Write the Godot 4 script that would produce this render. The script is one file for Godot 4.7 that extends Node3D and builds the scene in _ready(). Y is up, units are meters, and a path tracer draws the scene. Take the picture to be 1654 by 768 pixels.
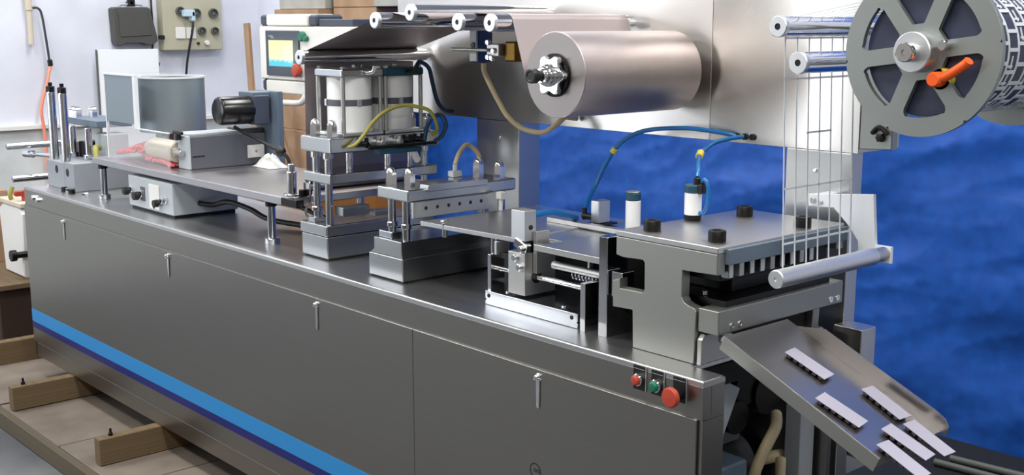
extends Node3D
# Blister packing machine in a workshop. Metres, y up. The cabinet's front face lies in z = 0, its outfeed end at x = 0.

const FRONT := -0.09      # front plane shared by the stations that stand on the cabinet
const TOP := 1.06         # height of the cabinet's top plate

class MB:
	var v := PackedVector3Array()
	var n := PackedVector3Array()
	var u := PackedVector2Array()
	func tri(a: Vector3, b: Vector3, c: Vector3, na: Vector3, nb: Vector3, nc: Vector3, ua := Vector2.ZERO, ub := Vector2.ZERO, uc := Vector2.ZERO) -> void:
		var g := (c - a).cross(b - a)
		if g.length_squared() < 1e-18: return
		if g.dot(na + nb + nc) < 0.0:
			v.append_array([a, c, b]); n.append_array([na, nc, nb]); u.append_array([ua, uc, ub])
		else:
			v.append_array([a, b, c]); n.append_array([na, nb, nc]); u.append_array([ua, ub, uc])
	func quad(a: Vector3, b: Vector3, c: Vector3, d: Vector3, na: Vector3, nb: Vector3, nc: Vector3, nd: Vector3) -> void:
		tri(a, b, c, na, nb, nc); tri(a, c, d, na, nc, nd)
	func face(a: Vector3, b: Vector3, c: Vector3, d: Vector3, nn: Vector3) -> MB:
		tri(a, b, c, nn, nn, nn, Vector2(0, 1), Vector2(1, 1), Vector2(1, 0))
		tri(a, c, d, nn, nn, nn, Vector2(0, 1), Vector2(1, 0), Vector2(0, 0))
		return self
	# chamfered box given by centre and size, optionally turned
	func box(c: Vector3, s: Vector3, bev := 0.0015, B := Basis()) -> MB:
		var h := s * 0.5
		bev = minf(bev, minf(h.x, minf(h.y, h.z)) * 0.6)
		var ax: Array[Vector3] = [Vector3.RIGHT, Vector3.UP, Vector3.BACK]
		for i in 3:
			var j := (i + 1) % 3
			var k := (i + 2) % 3
			for si in [-1.0, 1.0]:
				var nn: Vector3 = B * (ax[i] * si)
				var p: Array[Vector3] = []
				for q in [[-1.0, -1.0], [1.0, -1.0], [1.0, 1.0], [-1.0, 1.0]]:
					p.append(c + B * (ax[i] * si * h[i] + ax[j] * q[0] * (h[j] - bev) + ax[k] * q[1] * (h[k] - bev)))
				face(p[0], p[1], p[2], p[3], nn)
				if bev <= 0.0: continue
				for sj in [-1.0, 1.0]:
					var nj: Vector3 = B * (ax[j] * sj)
					var a: Array[Vector3] = []
					for sk in [-1.0, 1.0]:
						a.append(c + B * (ax[i] * si * h[i] + ax[j] * sj * (h[j] - bev) + ax[k] * sk * (h[k] - bev)))
						a.append(c + B * (ax[i] * si * (h[i] - bev) + ax[j] * sj * h[j] + ax[k] * sk * (h[k] - bev)))
					quad(a[0], a[2], a[3], a[1], nn, nn, nj, nj)
					if i == 0:
						for sk in [-1.0, 1.0]:
							var nk: Vector3 = B * (ax[k] * sk)
							tri(c + B * (ax[0] * si * h[0] + ax[1] * sj * (h[1] - bev) + ax[2] * sk * (h[2] - bev)), c + B * (ax[0] * si * (h[0] - bev) + ax[1] * sj * h[1] + ax[2] * sk * (h[2] - bev)), c + B * (ax[0] * si * (h[0] - bev) + ax[1] * sj * (h[1] - bev) + ax[2] * sk * h[2]), nn, nj, nk)
		return self
	# box given by its two corners
	func bb(x0: float, x1: float, y0: float, y1: float, z0: float, z1: float, bev := 0.0015) -> MB:
		return box(Vector3(x0 + x1, y0 + y1, z0 + z1) * 0.5, Vector3(absf(x1 - x0), absf(y1 - y0), absf(z1 - z0)), bev)
	# profile of [radius, height along the axis] turned about the axis p0 -> dir
	func lathe(p0: Vector3, dir: Vector3, prof: Array, seg := 24, flat := false) -> MB:
		var w := dir.normalized()
		var a := w.cross(Vector3.UP if absf(w.y) < 0.9 else Vector3.RIGHT).normalized()
		var b := w.cross(a)
		var sn: Array[Vector2] = []
		for i in prof.size() - 1:
			var d := Vector2(prof[i + 1][0] - prof[i][0], prof[i + 1][1] - prof[i][1])
			sn.append(Vector2(d.y, -d.x).normalized())
		for i in prof.size() - 1:
			var n0: Vector2 = sn[i]
			var n1: Vector2 = sn[i]
			if i > 0 and sn[i].dot(sn[i - 1]) > 0.8: n0 = (sn[i] + sn[i - 1]).normalized()
			if i < sn.size() - 1 and sn[i].dot(sn[i + 1]) > 0.8: n1 = (sn[i] + sn[i + 1]).normalized()
			for k in seg:
				var t0 := TAU * k / seg
				var t1 := TAU * (k + 1) / seg
				var e0 := a * cos(t0) + b * sin(t0)
				var e1 := a * cos(t1) + b * sin(t1)
				if flat:
					var em := (e0 + e1).normalized()
					quad(p0 + e0 * prof[i][0] + w * prof[i][1], p0 + e1 * prof[i][0] + w * prof[i][1], p0 + e1 * prof[i + 1][0] + w * prof[i + 1][1], p0 + e0 * prof[i + 1][0] + w * prof[i + 1][1], em * n0.x + w * n0.y, em * n0.x + w * n0.y, em * n1.x + w * n1.y, em * n1.x + w * n1.y)
				else:
					quad(p0 + e0 * prof[i][0] + w * prof[i][1], p0 + e1 * prof[i][0] + w * prof[i][1], p0 + e1 * prof[i + 1][0] + w * prof[i + 1][1], p0 + e0 * prof[i + 1][0] + w * prof[i + 1][1], e0 * n0.x + w * n0.y, e1 * n0.x + w * n0.y, e1 * n1.x + w * n1.y, e0 * n1.x + w * n1.y)
		return self
	func cyl(p0: Vector3, p1: Vector3, r: float, seg := 24, bev := 0.0015) -> MB:
		var l := p0.distance_to(p1)
		bev = minf(bev, minf(r * 0.4, l * 0.3))
		return lathe(p0, p1 - p0, [[0.0, 0.0], [r - bev, 0.0], [r, bev], [r, l - bev], [r - bev, l], [0.0, l]], seg)
	func hex(p0: Vector3, p1: Vector3, r: float, bev := 0.002) -> MB:
		var l := p0.distance_to(p1)
		return lathe(p0, p1 - p0, [[0.0, 0.0], [r, 0.0], [r, l - bev], [r - bev * 1.4, l], [0.0, l]], 6, true)
	func ball(c: Vector3, r: float, sy := 1.0, seg := 12) -> MB:
		var pr := []
		for i in 9:
			var t := -PI / 2 + PI * i / 8.0
			pr.append([maxf(0.0, r * cos(t)), r * sy * sin(t)])
		return lathe(c, Vector3.UP, pr, seg)
	func tube(pts: Array, r: float, seg := 8, sub := 6) -> MB:
		var q: Array[Vector3] = []
		for i in pts.size() - 1:
			var a: Vector3 = pts[maxi(i - 1, 0)]
			var b: Vector3 = pts[i]
			var c: Vector3 = pts[i + 1]
			var d: Vector3 = pts[mini(i + 2, pts.size() - 1)]
			for s in sub: q.append(b.cubic_interpolate(c, a, d, float(s) / sub))
		q.append(pts[-1])
		var side := Vector3.ZERO
		var rings := []
		var nors := []
		for i in q.size():
			var t := (q[mini(i + 1, q.size() - 1)] - q[maxi(i - 1, 0)]).normalized()
			if i == 0: side = t.cross(Vector3.UP if absf(t.y) < 0.9 else Vector3.RIGHT).normalized()
			else: side = (side - t * side.dot(t)).normalized()
			var o := t.cross(side)
			var ring := []
			var nor := []
			for k in seg + 1:
				var e := side * cos(TAU * k / seg) + o * sin(TAU * k / seg)
				ring.append(q[i] + e * r); nor.append(e)
			rings.append(ring); nors.append(nor)
		for i in q.size() - 1:
			for k in seg:
				quad(rings[i][k], rings[i][k + 1], rings[i + 1][k + 1], rings[i + 1][k], nors[i][k], nors[i][k + 1], nors[i + 1][k + 1], nors[i + 1][k])
		for e in [0, q.size() - 1]:
			var nn := (q[0] - q[1]).normalized() if e == 0 else (q[-1] - q[-2]).normalized()
			for k in seg: tri(q[e], rings[e][k], rings[e][k + 1], nn, nn, nn)
		return self
	# outline in the plane (ux, uy) at o, pushed back by dep along -uz
	func prism(poly: Array, o: Vector3, ux: Vector3, uy: Vector3, dep: Vector3, bev := 0.0015) -> MB:
		var pv := PackedVector2Array()
		for p in poly: pv.append(Vector2(p[0], p[1]))
		if Geometry2D.is_polygon_clockwise(pv): pv.reverse()
		var inner := pv
		var off: Array[PackedVector2Array] = []
		if bev > 0.0: off = Geometry2D.offset_polygon(pv, -bev, Geometry2D.JOIN_MITER)
		if off.size() == 1 and off[0].size() == pv.size():
			# match the ring order of the inset outline to the outer one
			inner = off[0]
			if Geometry2D.is_polygon_clockwise(inner): inner.reverse()
			var best := 0
			for i in inner.size():
				if inner[i].distance_to(pv[0]) < inner[best].distance_to(pv[0]): best = i
			var turned := PackedVector2Array()
			for i in inner.size(): turned.append(inner[(best + i) % inner.size()])
			inner = turned
		else: bev = 0.0
		var at := func(p: Vector2, d: float) -> Vector3: return o + ux * p.x + uy * p.y + dep * d
		var nf := -dep.normalized()
		var db := bev / dep.length()
		var ix := Geometry2D.triangulate_polygon(inner)
		for i in range(0, ix.size(), 3):
			tri(at.call(inner[ix[i]], 0.0), at.call(inner[ix[i + 1]], 0.0), at.call(inner[ix[i + 2]], 0.0), nf, nf, nf)
			tri(at.call(inner[ix[i]], 1.0), at.call(inner[ix[i + 1]], 1.0), at.call(inner[ix[i + 2]], 1.0), -nf, -nf, -nf)
		for i in pv.size():
			var j := (i + 1) % pv.size()
			var e := pv[j] - pv[i]
			var sn := (ux * e.y - uy * e.x).normalized()
			quad(at.call(pv[i], db), at.call(pv[j], db), at.call(pv[j], 1.0 - db), at.call(pv[i], 1.0 - db), sn, sn, sn, sn)
			if bev > 0.0:
				quad(at.call(inner[i], 0.0), at.call(inner[j], 0.0), at.call(pv[j], db), at.call(pv[i], db), nf, nf, sn, sn)
				quad(at.call(inner[i], 1.0), at.call(inner[j], 1.0), at.call(pv[j], 1.0 - db), at.call(pv[i], 1.0 - db), -nf, -nf, sn, sn)
		return self
	# plate between an outer and an inner outline (a hole), both seen from c
	func holed(outer: Array, hole: Array, c: Vector2, o: Vector3, ux: Vector3, uy: Vector3, dep: Vector3, rays := 60, sides := true) -> MB:
		var nf := -dep.normalized()
		var a: Array[Vector2] = []
		var b: Array[Vector2] = []
		for k in rays:
			var d := Vector2.from_angle(TAU * k / rays)
			a.append(c + d * far(outer, c, d)); b.append(c + d * far(hole, c, d))
		var at := func(p: Vector2, t: float) -> Vector3: return o + ux * p.x + uy * p.y + dep * t
		for k in rays:
			var j := (k + 1) % rays
			quad(at.call(a[k], 0.0), at.call(a[j], 0.0), at.call(b[j], 0.0), at.call(b[k], 0.0), nf, nf, nf, nf)
			quad(at.call(a[k], 1.0), at.call(a[j], 1.0), at.call(b[j], 1.0), at.call(b[k], 1.0), -nf, -nf, -nf, -nf)
			var e := b[j] - b[k]
			var s := (uy * e.x - ux * e.y).normalized()
			quad(at.call(b[k], 0.0), at.call(b[j], 0.0), at.call(b[j], 1.0), at.call(b[k], 1.0), s, s, s, s)
			if sides:
				var f := a[j] - a[k]
				var s2 := (ux * f.y - uy * f.x).normalized()
				quad(at.call(a[k], 0.0), at.call(a[j], 0.0), at.call(a[j], 1.0), at.call(a[k], 1.0), s2, s2, s2, s2)
		return self
	static func far(poly: Array, c: Vector2, d: Vector2) -> float:
		var best := 0.0
		for i in poly.size():
			var p: Vector2 = poly[i]
			var q: Vector2 = poly[(i + 1) % poly.size()]
			var e := q - p
			var den := d.cross(e)
			if absf(den) < 1e-9: continue
			var t := (p - c).cross(e) / den
			var s := (p - c).cross(d) / den
			if s >= -1e-5 and s <= 1.00001 and t > best: best = t
		return best

var M := {}
var used := {}
var rng := RandomNumberGenerator.new()

func numbered(called: String) -> String:
	if not used.has(called):
		used[called] = 0
		return called
	used[called] += 1
	return "%s_%03d" % [called, used[called]]

func off(p: Node) -> Vector3:
	var t := Vector3.ZERO
	while p != self:
		t += (p as Node3D).position
		p = p.get_parent()
	return t

# one named mesh from a builder; a part's origin is its own middle, a top-level thing's the middle of its base
func obj(called: String, b: MB, mat: Material, parent: Node = self) -> MeshInstance3D:
	var lo := b.v[0]
	var hi := b.v[0]
	for p in b.v:
		lo = lo.min(p); hi = hi.max(p)
	var o := (lo + hi) * 0.5
	if parent == self: o.y = lo.y
	var w := PackedVector3Array(b.v)
	for i in w.size(): w[i] -= o
	var arr := []
	arr.resize(Mesh.ARRAY_MAX)
	arr[Mesh.ARRAY_VERTEX] = w; arr[Mesh.ARRAY_NORMAL] = b.n; arr[Mesh.ARRAY_TEX_UV] = b.u
	var am := ArrayMesh.new()
	am.add_surface_from_arrays(Mesh.PRIMITIVE_TRIANGLES, arr)
	am.surface_set_material(0, mat)
	var mi := MeshInstance3D.new()
	mi.mesh = am
	mi.name = numbered(called) if parent == self else called
	mi.position = o - off(parent)
	parent.add_child(mi, true)
	return mi

func tag(o: Node, label: String, category := "", group := "", kind := "") -> Node:
	if label: o.set_meta("label", label)
	if category: o.set_meta("category", category)
	if group: o.set_meta("group", group)
	if kind: o.set_meta("kind", kind)
	return o

func thing(called: String, label: String, category: String, at: Vector3, group := "") -> Node3D:
	var o := Node3D.new()
	o.name = numbered(called)
	add_child(o)
	o.position = at
	tag(o, label, category, group)
	return o

func solo(called: String, b: MB, mat: Material, label: String, category: String, group := "") -> MeshInstance3D:
	var o := obj(called, b, mat)
	tag(o, label, category, group)
	return o

func struct(called: String, b: MB, mat: Material, parent: Node = self) -> MeshInstance3D:
	var o := obj(called, b, mat, parent)
	if parent == self: o.set_meta("kind", "structure")
	return o

func V(x: float, y: float, z: float) -> Vector3: return Vector3(x, y, z)

func noise_tex(freq: float, oct: int, lo: Color, hi: Color, seed_ := 1, sz := 256) -> NoiseTexture2D:
	var f := FastNoiseLite.new()
	f.seed = seed_; f.frequency = freq; f.fractal_octaves = oct; f.noise_type = FastNoiseLite.TYPE_SIMPLEX_SMOOTH
	var t := NoiseTexture2D.new()
	t.width = sz; t.height = sz; t.seamless = true; t.noise = f
	var g := Gradient.new()
	g.set_color(0, lo); g.set_color(1, hi)
	t.color_ramp = g
	return t

func streak_tex(lo: float, hi: float, seed_: int, vertical := false, sz := 256) -> ImageTexture:
	var r := RandomNumberGenerator.new()
	r.seed = seed_
	var im := Image.create_empty(sz, sz, false, Image.FORMAT_RGB8)
	for i in sz:
		var base := r.randf()
		var x := 0
		while x < sz:
			var run := r.randi_range(30, 140)
			var g: float = lerp(lo, hi, clampf(base * 0.6 + r.randf() * 0.4, 0.0, 1.0))
			for k in run:
				if x >= sz: break
				if vertical: im.set_pixel(i, x, Color(g, g, g))
				else: im.set_pixel(x, i, Color(g, g, g))
				x += 1
	return ImageTexture.create_from_image(im)

func mat(col: Color, rough := 0.6, metal := 0.0) -> StandardMaterial3D:
	var m := StandardMaterial3D.new()
	m.albedo_color = col; m.roughness = rough; m.metallic = metal
	return m

func tri_tex(m: StandardMaterial3D, t: Texture2D, scale: Vector3) -> StandardMaterial3D:
	m.albedo_texture = t; m.uv1_triplanar = true; m.uv1_world_triplanar = true; m.uv1_scale = scale
	return m

func brushed(col: Color, rough: float, seed_: int, scale := Vector3(1.2, 4.0, 1.2), vertical := false) -> StandardMaterial3D:
	var m := mat(col, 1.0, 1.0)
	m.roughness_texture = streak_tex(rough * 0.93, rough * 1.08, seed_, vertical)
	m.albedo_texture = streak_tex(0.972, 1.0, seed_ + 50, vertical)
	m.uv1_triplanar = true; m.uv1_world_triplanar = true; m.uv1_scale = scale
	return m

func materials() -> void:
	M.steel = brushed(Color(0.80, 0.80, 0.79), 0.30, 11)
	M.panel = brushed(Color(0.61, 0.60, 0.58), 0.30, 12)
	M.deck = brushed(Color(0.80, 0.80, 0.80), 0.33, 13)
	M.towersatin = mat(Color(0.80, 0.79, 0.77), 0.25, 1.0)
	M.tower = mat(Color(0.82, 0.81, 0.795), 0.33, 1.0)
	M.tower.anisotropy_enabled = true; M.tower.anisotropy = -0.88
	M.towersatin.anisotropy_enabled = true; M.towersatin.anisotropy = -0.9
	M.satin = mat(Color(0.76, 0.76, 0.75), 0.42, 1.0)
	M.bead = mat(Color(0.64, 0.645, 0.625), 0.48, 1.0)
	M.chrome = mat(Color(0.90, 0.90, 0.91), 0.10, 1.0)
	M.nut = mat(Color(0.88, 0.89, 0.91), 0.16, 1.0)
	M.polish = mat(Color(0.82, 0.83, 0.85), 0.17, 1.0)
	M.chute = mat(Color(0.68, 0.665, 0.66), 0.30, 1.0)
	M.table = mat(Color(0.74, 0.73, 0.745), 0.33, 1.0)
	M.block = mat(Color(0.76, 0.77, 0.775), 0.24, 1.0)
	M.alu = mat(Color(0.84, 0.85, 0.86), 0.40, 1.0)
	M.darksteel = mat(Color(0.20, 0.20, 0.205), 0.38, 1.0)
	M.black = mat(Color(0.035, 0.035, 0.04), 0.45)
	M.blackmetal = mat(Color(0.12, 0.115, 0.11), 0.4, 0.6)
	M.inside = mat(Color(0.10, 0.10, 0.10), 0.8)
	M.rubber = mat(Color(0.04, 0.04, 0.043), 0.7)
	M.white = mat(Color(0.88, 0.88, 0.87), 0.45)
	M.boardwhite = mat(Color(0.93, 0.95, 0.98), 0.5)
	M.barrel = mat(Color(0.93, 0.935, 0.94), 0.35)
	M.paleplastic = mat(Color(0.90, 0.92, 0.95), 0.5)
	M.cream = mat(Color(0.80, 0.76, 0.69), 0.55)
	M.beigehose = mat(Color(0.74, 0.68, 0.55), 0.5)
	M.greypaint = mat(Color(0.56, 0.58, 0.61), 0.5)
	M.palepaint = mat(Color(0.68, 0.71, 0.73), 0.45)
	M.slate = mat(Color(0.33, 0.34, 0.37), 0.5)
	M.bluegrey = mat(Color(0.36, 0.42, 0.48), 0.45)
	M.drum = mat(Color(0.52, 0.57, 0.60), 0.42, 0.5)
	M.motor = mat(Color(0.05, 0.055, 0.065), 0.22)
	M.hmi = mat(Color(0.24, 0.27, 0.33), 0.5)
	M.red = mat(Color(0.68, 0.24, 0.16), 0.5)
	M.green = mat(Color(0.05, 0.42, 0.33), 0.4)
	M.orange = mat(Color(0.92, 0.36, 0.10), 0.4)
	M.salmon = mat(Color(0.93, 0.58, 0.48), 0.5)
	M.pink = mat(Color(0.88, 0.42, 0.43), 0.5)
	M.stripelight = mat(Color(0.13, 0.52, 0.78), 0.35)
	M.stripedark = mat(Color(0.03, 0.07, 0.40), 0.35)
	M.bluehose = mat(Color(0.04, 0.40, 0.66), 0.3)
	M.darkhose = mat(Color(0.06, 0.22, 0.36), 0.4)
	M.yellowhose = mat(Color(0.60, 0.58, 0.25), 0.4)
	M.yellow = mat(Color(0.80, 0.74, 0.30), 0.4)
	M.blue = mat(Color(0.08, 0.22, 0.50), 0.4)
	M.brass = mat(Color(0.45, 0.34, 0.12), 0.35, 0.8)
	M.tealpaint = mat(Color(0.10, 0.28, 0.36), 0.45)
	M.cable = mat(Color(0.06, 0.07, 0.08), 0.5)
	M.greycable = mat(Color(0.20, 0.23, 0.26), 0.5)
	M.case = mat(Color(0.28, 0.28, 0.275), 0.55)
	M.khaki = mat(Color(0.68, 0.67, 0.59), 0.5)
	M.socket = mat(Color(0.34, 0.35, 0.33), 0.5)
	M.label = mat(Color(0.72, 0.82, 0.88), 0.5)
	M.card = mat(Color(0.68, 0.67, 0.73), 0.5)
	M.bubble = mat(Color(0.26, 0.22, 0.25), 0.35)
	M.foil = mat(Color(0.71, 0.67, 0.675), 0.55, 1.0)
	M.rollface = mat(Color(0.60, 0.575, 0.565), 0.45, 1.0)
	M.reel = mat(Color(0.60, 0.62, 0.61), 0.42, 0.85)
	M.wallfront = mat(Color(0.55, 0.54, 0.52), 0.85)
	M.foilroll = brushed(Color(0.78, 0.735, 0.73), 0.38, 21, Vector3(1.5, 2.0, 0.35), true)
	M.webwhite = mat(Color(0.83, 0.85, 0.88), 0.4)
	M.webroll = mat(Color(0.20, 0.22, 0.31), 0.45)
	M.webside = mat(Color(0.16, 0.17, 0.20), 0.5)
	M.painted_reflection = mat(Color(0.16, 0.15, 0.145), 0.5)
	M.slot = mat(Color(0.02, 0.02, 0.02), 0.6)
	var ac := mat(Color(0.93, 0.95, 0.96, 0.07), 0.06)
	ac.transparency = BaseMaterial3D.TRANSPARENCY_ALPHA
	M.acrylic = ac
	M.acrylicedge = mat(Color(0.86, 0.88, 0.90), 0.3)
	var film := mat(Color(0.85, 0.88, 0.92, 0.06), 0.12)
	film.transparency = BaseMaterial3D.TRANSPARENCY_ALPHA
	M.film = film
	M.floor = tri_tex(mat(Color(0.40, 0.41, 0.42), 0.75), noise_tex(0.012, 5, Color(0.68, 0.68, 0.70), Color(1, 1, 1), 3), Vector3(0.5, 0.5, 0.5))
	M.wall = tri_tex(mat(Color(0.88, 0.90, 0.95), 0.85), noise_tex(0.010, 5, Color(0.90, 0.90, 0.91), Color(1, 1, 1), 4), Vector3(0.45, 0.45, 0.45))
	M.wainscot = tri_tex(mat(Color(0.84, 0.86, 0.87), 0.8), noise_tex(0.02, 4, Color(0.86, 0.87, 0.87), Color(1, 1, 1), 5), Vector3(0.5, 0.5, 0.5))
	M.reflectdark = mat(Color(0.22, 0.21, 0.20), 0.7)  # for the added band that dims the cabinet panel reflections
	M.ceiling = mat(Color(0.72, 0.73, 0.74), 0.9)
	M.tarp = tri_tex(mat(Color(0.11, 0.36, 0.73), 0.5), noise_tex(0.03, 4, Color(0.78, 0.82, 0.86), Color(1, 1, 1), 6), Vector3(1.4, 1.4, 1.4))
	M.board = tri_tex(mat(Color(0.68, 0.56, 0.45), 0.85), noise_tex(0.02, 4, Color(0.85, 0.84, 0.82), Color(1, 1, 1), 7), Vector3(0.8, 0.8, 0.8))
	M.amber = mat(Color(0.62, 0.40, 0.16), 0.6)
	M.greybox = tri_tex(mat(Color(0.66, 0.67, 0.65), 0.8), noise_tex(0.02, 4, Color(0.9, 0.9, 0.9), Color(1, 1, 1), 8), Vector3(1, 1, 1))
	var grain := streak_tex(0.78, 1.0, 31)
	M.wood = tri_tex(mat(Color(0.47, 0.39, 0.28), 0.8), grain, Vector3(0.8, 3.0, 0.8))
	M.ply = tri_tex(mat(Color(0.50, 0.46, 0.42), 0.85), noise_tex(0.015, 4, Color(0.80, 0.79, 0.78), Color(1, 1, 1), 9), Vector3(0.8, 0.8, 0.8))
	M.plyedge = tri_tex(mat(Color(0.40, 0.36, 0.29), 0.85), grain, Vector3(0.8, 3.0, 0.8))
	M.brown = mat(Color(0.20, 0.13, 0.09), 0.8)
	var scr := mat(Color(0.1, 0.1, 0.1), 0.3)
	var im := Image.create_empty(64, 64, false, Image.FORMAT_RGB8)
	for yy in 64:
		for xx in 64:
			var c := Color(1.0, 1.0, 0.72).lerp(Color(0.95, 1.0, 0.80), yy / 48.0)
			if yy > 50 + int(3.0 * sin(xx * 0.5)): c = Color(0.35, 0.85, 0.95)
			elif yy > 46 and (xx / 6) % 2 == 0: c = Color(0.65, 0.93, 0.92)
			im.set_pixel(xx, yy, c)
	scr.albedo_texture = ImageTexture.create_from_image(im)
	scr.emission_enabled = true; scr.emission = Color(0, 0, 0); scr.emission_texture = scr.albedo_texture; scr.emission_operator = BaseMaterial3D.EMISSION_OP_ADD; scr.emission_energy_multiplier = 1.0
	M.screen = scr
	var day := mat(Color(0.9, 0.9, 0.9), 0.4)
	day.emission_enabled = true; day.emission = Color(0.93, 0.96, 1.0); day.emission_energy_multiplier = 2.0
	M.daylight = day
	var tubem := mat(Color(0.9, 0.9, 0.9), 0.4)
	tubem.emission_enabled = true; tubem.emission = Color(1.0, 0.99, 0.96); tubem.emission_energy_multiplier = 2.0
	M.lamp = tubem

func area(called: String, at: Vector3, rot: Vector3, size: Vector2, energy: float, col: Color) -> void:
	var l := AreaLight3D.new()
	l.name = called
	l.position = at; l.rotation = rot
	l.area_size = size; l.light_energy = energy; l.light_color = col
	l.shadow_enabled = true
	l.area_range = 20.0
	add_child(l)

func _ready() -> void:
	rng.seed = 7
	# ---- camera
	var cam := Camera3D.new()
	cam.name = "camera"
	cam.position = Vector3(1.6198, 1.86, 2.0123)
	cam.keep_aspect = Camera3D.KEEP_HEIGHT
	cam.fov = 22.8517
	cam.near = 0.05
	cam.rotation = Vector3(deg_to_rad(-10.4375), deg_to_rad(48.4545), 0)
	add_child(cam)
	cam.current = true
	# ---- sky and exposure
	var env := Environment.new()
	env.background_mode = Environment.BG_SKY
	var sky := Sky.new()
	var sm := ProceduralSkyMaterial.new()
	sm.sky_top_color = Color(0.55, 0.68, 0.85); sm.sky_horizon_color = Color(0.85, 0.88, 0.92)
	sm.ground_bottom_color = Color(0.35, 0.35, 0.35); sm.ground_horizon_color = Color(0.75, 0.77, 0.80)
	sky.sky_material = sm
	env.sky = sky
	env.tonemap_mode = Environment.TONE_MAPPER_LINEAR
	env.tonemap_exposure = 1.0
	env.sdfgi_enabled = true; env.ssao_enabled = true; env.ssil_enabled = true
	var we := WorldEnvironment.new()
	we.name = "environment"
	we.environment = env
	add_child(we)
	# ---- daylight through the two frosted windows opposite the machine, and added ceiling fill lights
	var sun := Color(0.95, 0.97, 1.0)
	area("window_light_wide", V(-5.70, 1.85, 4.42), Vector3.ZERO, Vector2(0.8, 2.3), 3.6, sun)
	area("window_light_narrow", V(-3.68, 1.85, 4.42), Vector3.ZERO, Vector2(0.4, 2.3), 1.3, sun)
	for i in 9:
		area("added_ceiling_light_%d" % (i + 1), V(-5.0 + 2.8 * (i % 3), 4.05, -1.3 + 2.1 * (i / 3)), Vector3(-PI / 2, 0, 0), Vector2(1.3, 0.5), 5.2, Color(1.0, 0.99, 0.97))  # unseen rows added to brighten the machine and the tarpaulin
	for i in 2:
		area("added_ceiling_light_%d" % (i + 10), V(3.4, 4.05, 0.8 + 2.1 * i), Vector3(-PI / 2, 0, 0), Vector2(1.3, 0.5), 6.0, Color(1.0, 0.99, 0.97))  # unseen pair added to brighten faces turned towards the outfeed end
	materials()
	shell()
	cabinet()
	pallet()
	tower()
	forming_station()
	feeder()
	sealing_station()
	cooling_station()
	guide_table()
	gripper()
	punch_station()
	rollers_and_foil()
	sensor()
	reel()
	chute()
	hoses()
	cabinet_inside()
	control_panel()
	background()

# ---------------------------------------------------------------- the room
func shell() -> void:
	struct("floor", MB.new().bb(-6.7, 5.2, -0.15, 0.0, -2.85, 4.75, 0.0), M.floor)
	struct("wall_left", MB.new().bb(-6.75, -6.5, 0.0, 4.2, -2.6, 4.5, 0.0), M.wall)
	struct("trim_1", MB.new().bb(-6.5, -6.488, 0.0, 1.145, -2.6, 4.5, 0.0), M.wainscot)
	struct("trim_2", MB.new().bb(-6.5, -6.45, 1.14, 1.17, -2.6, 4.5, 0.004), M.white)
	struct("wall_back", MB.new().bb(-6.75, 5.2, 0.0, 4.2, -2.85, -2.6, 0.0), M.wall)
	struct("wall_right", MB.new().bb(5.0, 5.2, 0.0, 4.2, -2.6, 4.5, 0.0), M.wallfront)
	struct("ceiling", MB.new().bb(-6.75, 5.2, 4.2, 4.4, -2.85, 4.75, 0.0), M.ceiling)
	var f := MB.new()
	f.bb(-6.75, -6.10, 0.0, 4.2, 4.5, 4.75, 0.0)
	f.bb(-5.30, -3.88, 0.0, 4.2, 4.5, 4.75, 0.0)
	f.bb(-3.48, 5.2, 0.0, 4.2, 4.5, 4.75, 0.0)
	for w in [[-6.10, -5.30], [-3.88, -3.48]]:
		f.bb(w[0], w[1], 0.0, 0.7, 4.5, 4.75, 0.0)
		f.bb(w[0], w[1], 3.0, 4.2, 4.5, 4.75, 0.0)
	struct("wall_front", f, M.wallfront)
	struct("added_trim_3", MB.new().bb(-6.45, 5.0, 0.0, 0.66, 4.47, 4.4995, 0.0), M.reflectdark)  # unseen dark band added to darken what the cabinet panels reflect
	var i := 1
	for w in [[-6.10, -5.30], [-3.88, -3.48]]:
		var o := Node3D.new()
		o.name = "window_%d" % i
		add_child(o)
		o.position = V((w[0] + w[1]) / 2, 0.7, 4.6)
		o.set_meta("kind", "structure")
		obj("pane", MB.new().bb(w[0], w[1], 0.7, 3.0, 4.55, 4.56, 0.0), M.daylight, o)
		var fr := MB.new()
		fr.bb(w[0], w[0] + 0.03, 0.7, 3.0, 4.5, 4.6); fr.bb(w[1] - 0.03, w[1], 0.7, 3.0, 4.5, 4.6)
		fr.bb(w[0], w[1], 0.7, 0.73, 4.5, 4.6); fr.bb(w[0], w[1], 2.97, 3.0, 4.5, 4.6)
		obj("frame", fr, M.white, o)
		i += 1
	for k in 11:  # glowing fittings made up to match the added fill lights
		var c := V(-5.0 + 2.8 * (k % 3), 4.2, -1.3 + 2.1 * (k / 3))
		if k > 8: c = V(3.4, 4.2, 0.8 + 2.1 * (k - 9))
		var l := thing("added_ceiling_light", "added white ceiling light filling the workshop, unseen, %s row, %s" % ["machine side" if k == 9 else ("window side" if k == 10 else ["tarpaulin side", "machine side", "window side"][k / 3]), "beyond the outfeed end" if k > 8 else ["over the infeed end", "over the middle", "over the outfeed end"][k % 3]], "ceiling light", c, "added fill lights under the ceiling")
		obj("housing", MB.new().bb(c.x - 0.7, c.x + 0.7, 4.1, 4.1995, c.z - 0.3, c.z + 0.3, 0.01), M.white, l)
		obj("diffuser", MB.new().bb(c.x - 0.65, c.x + 0.65, 4.075, 4.1, c.z - 0.25, c.z + 0.25, 0.005), M.lamp, l)

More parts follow.
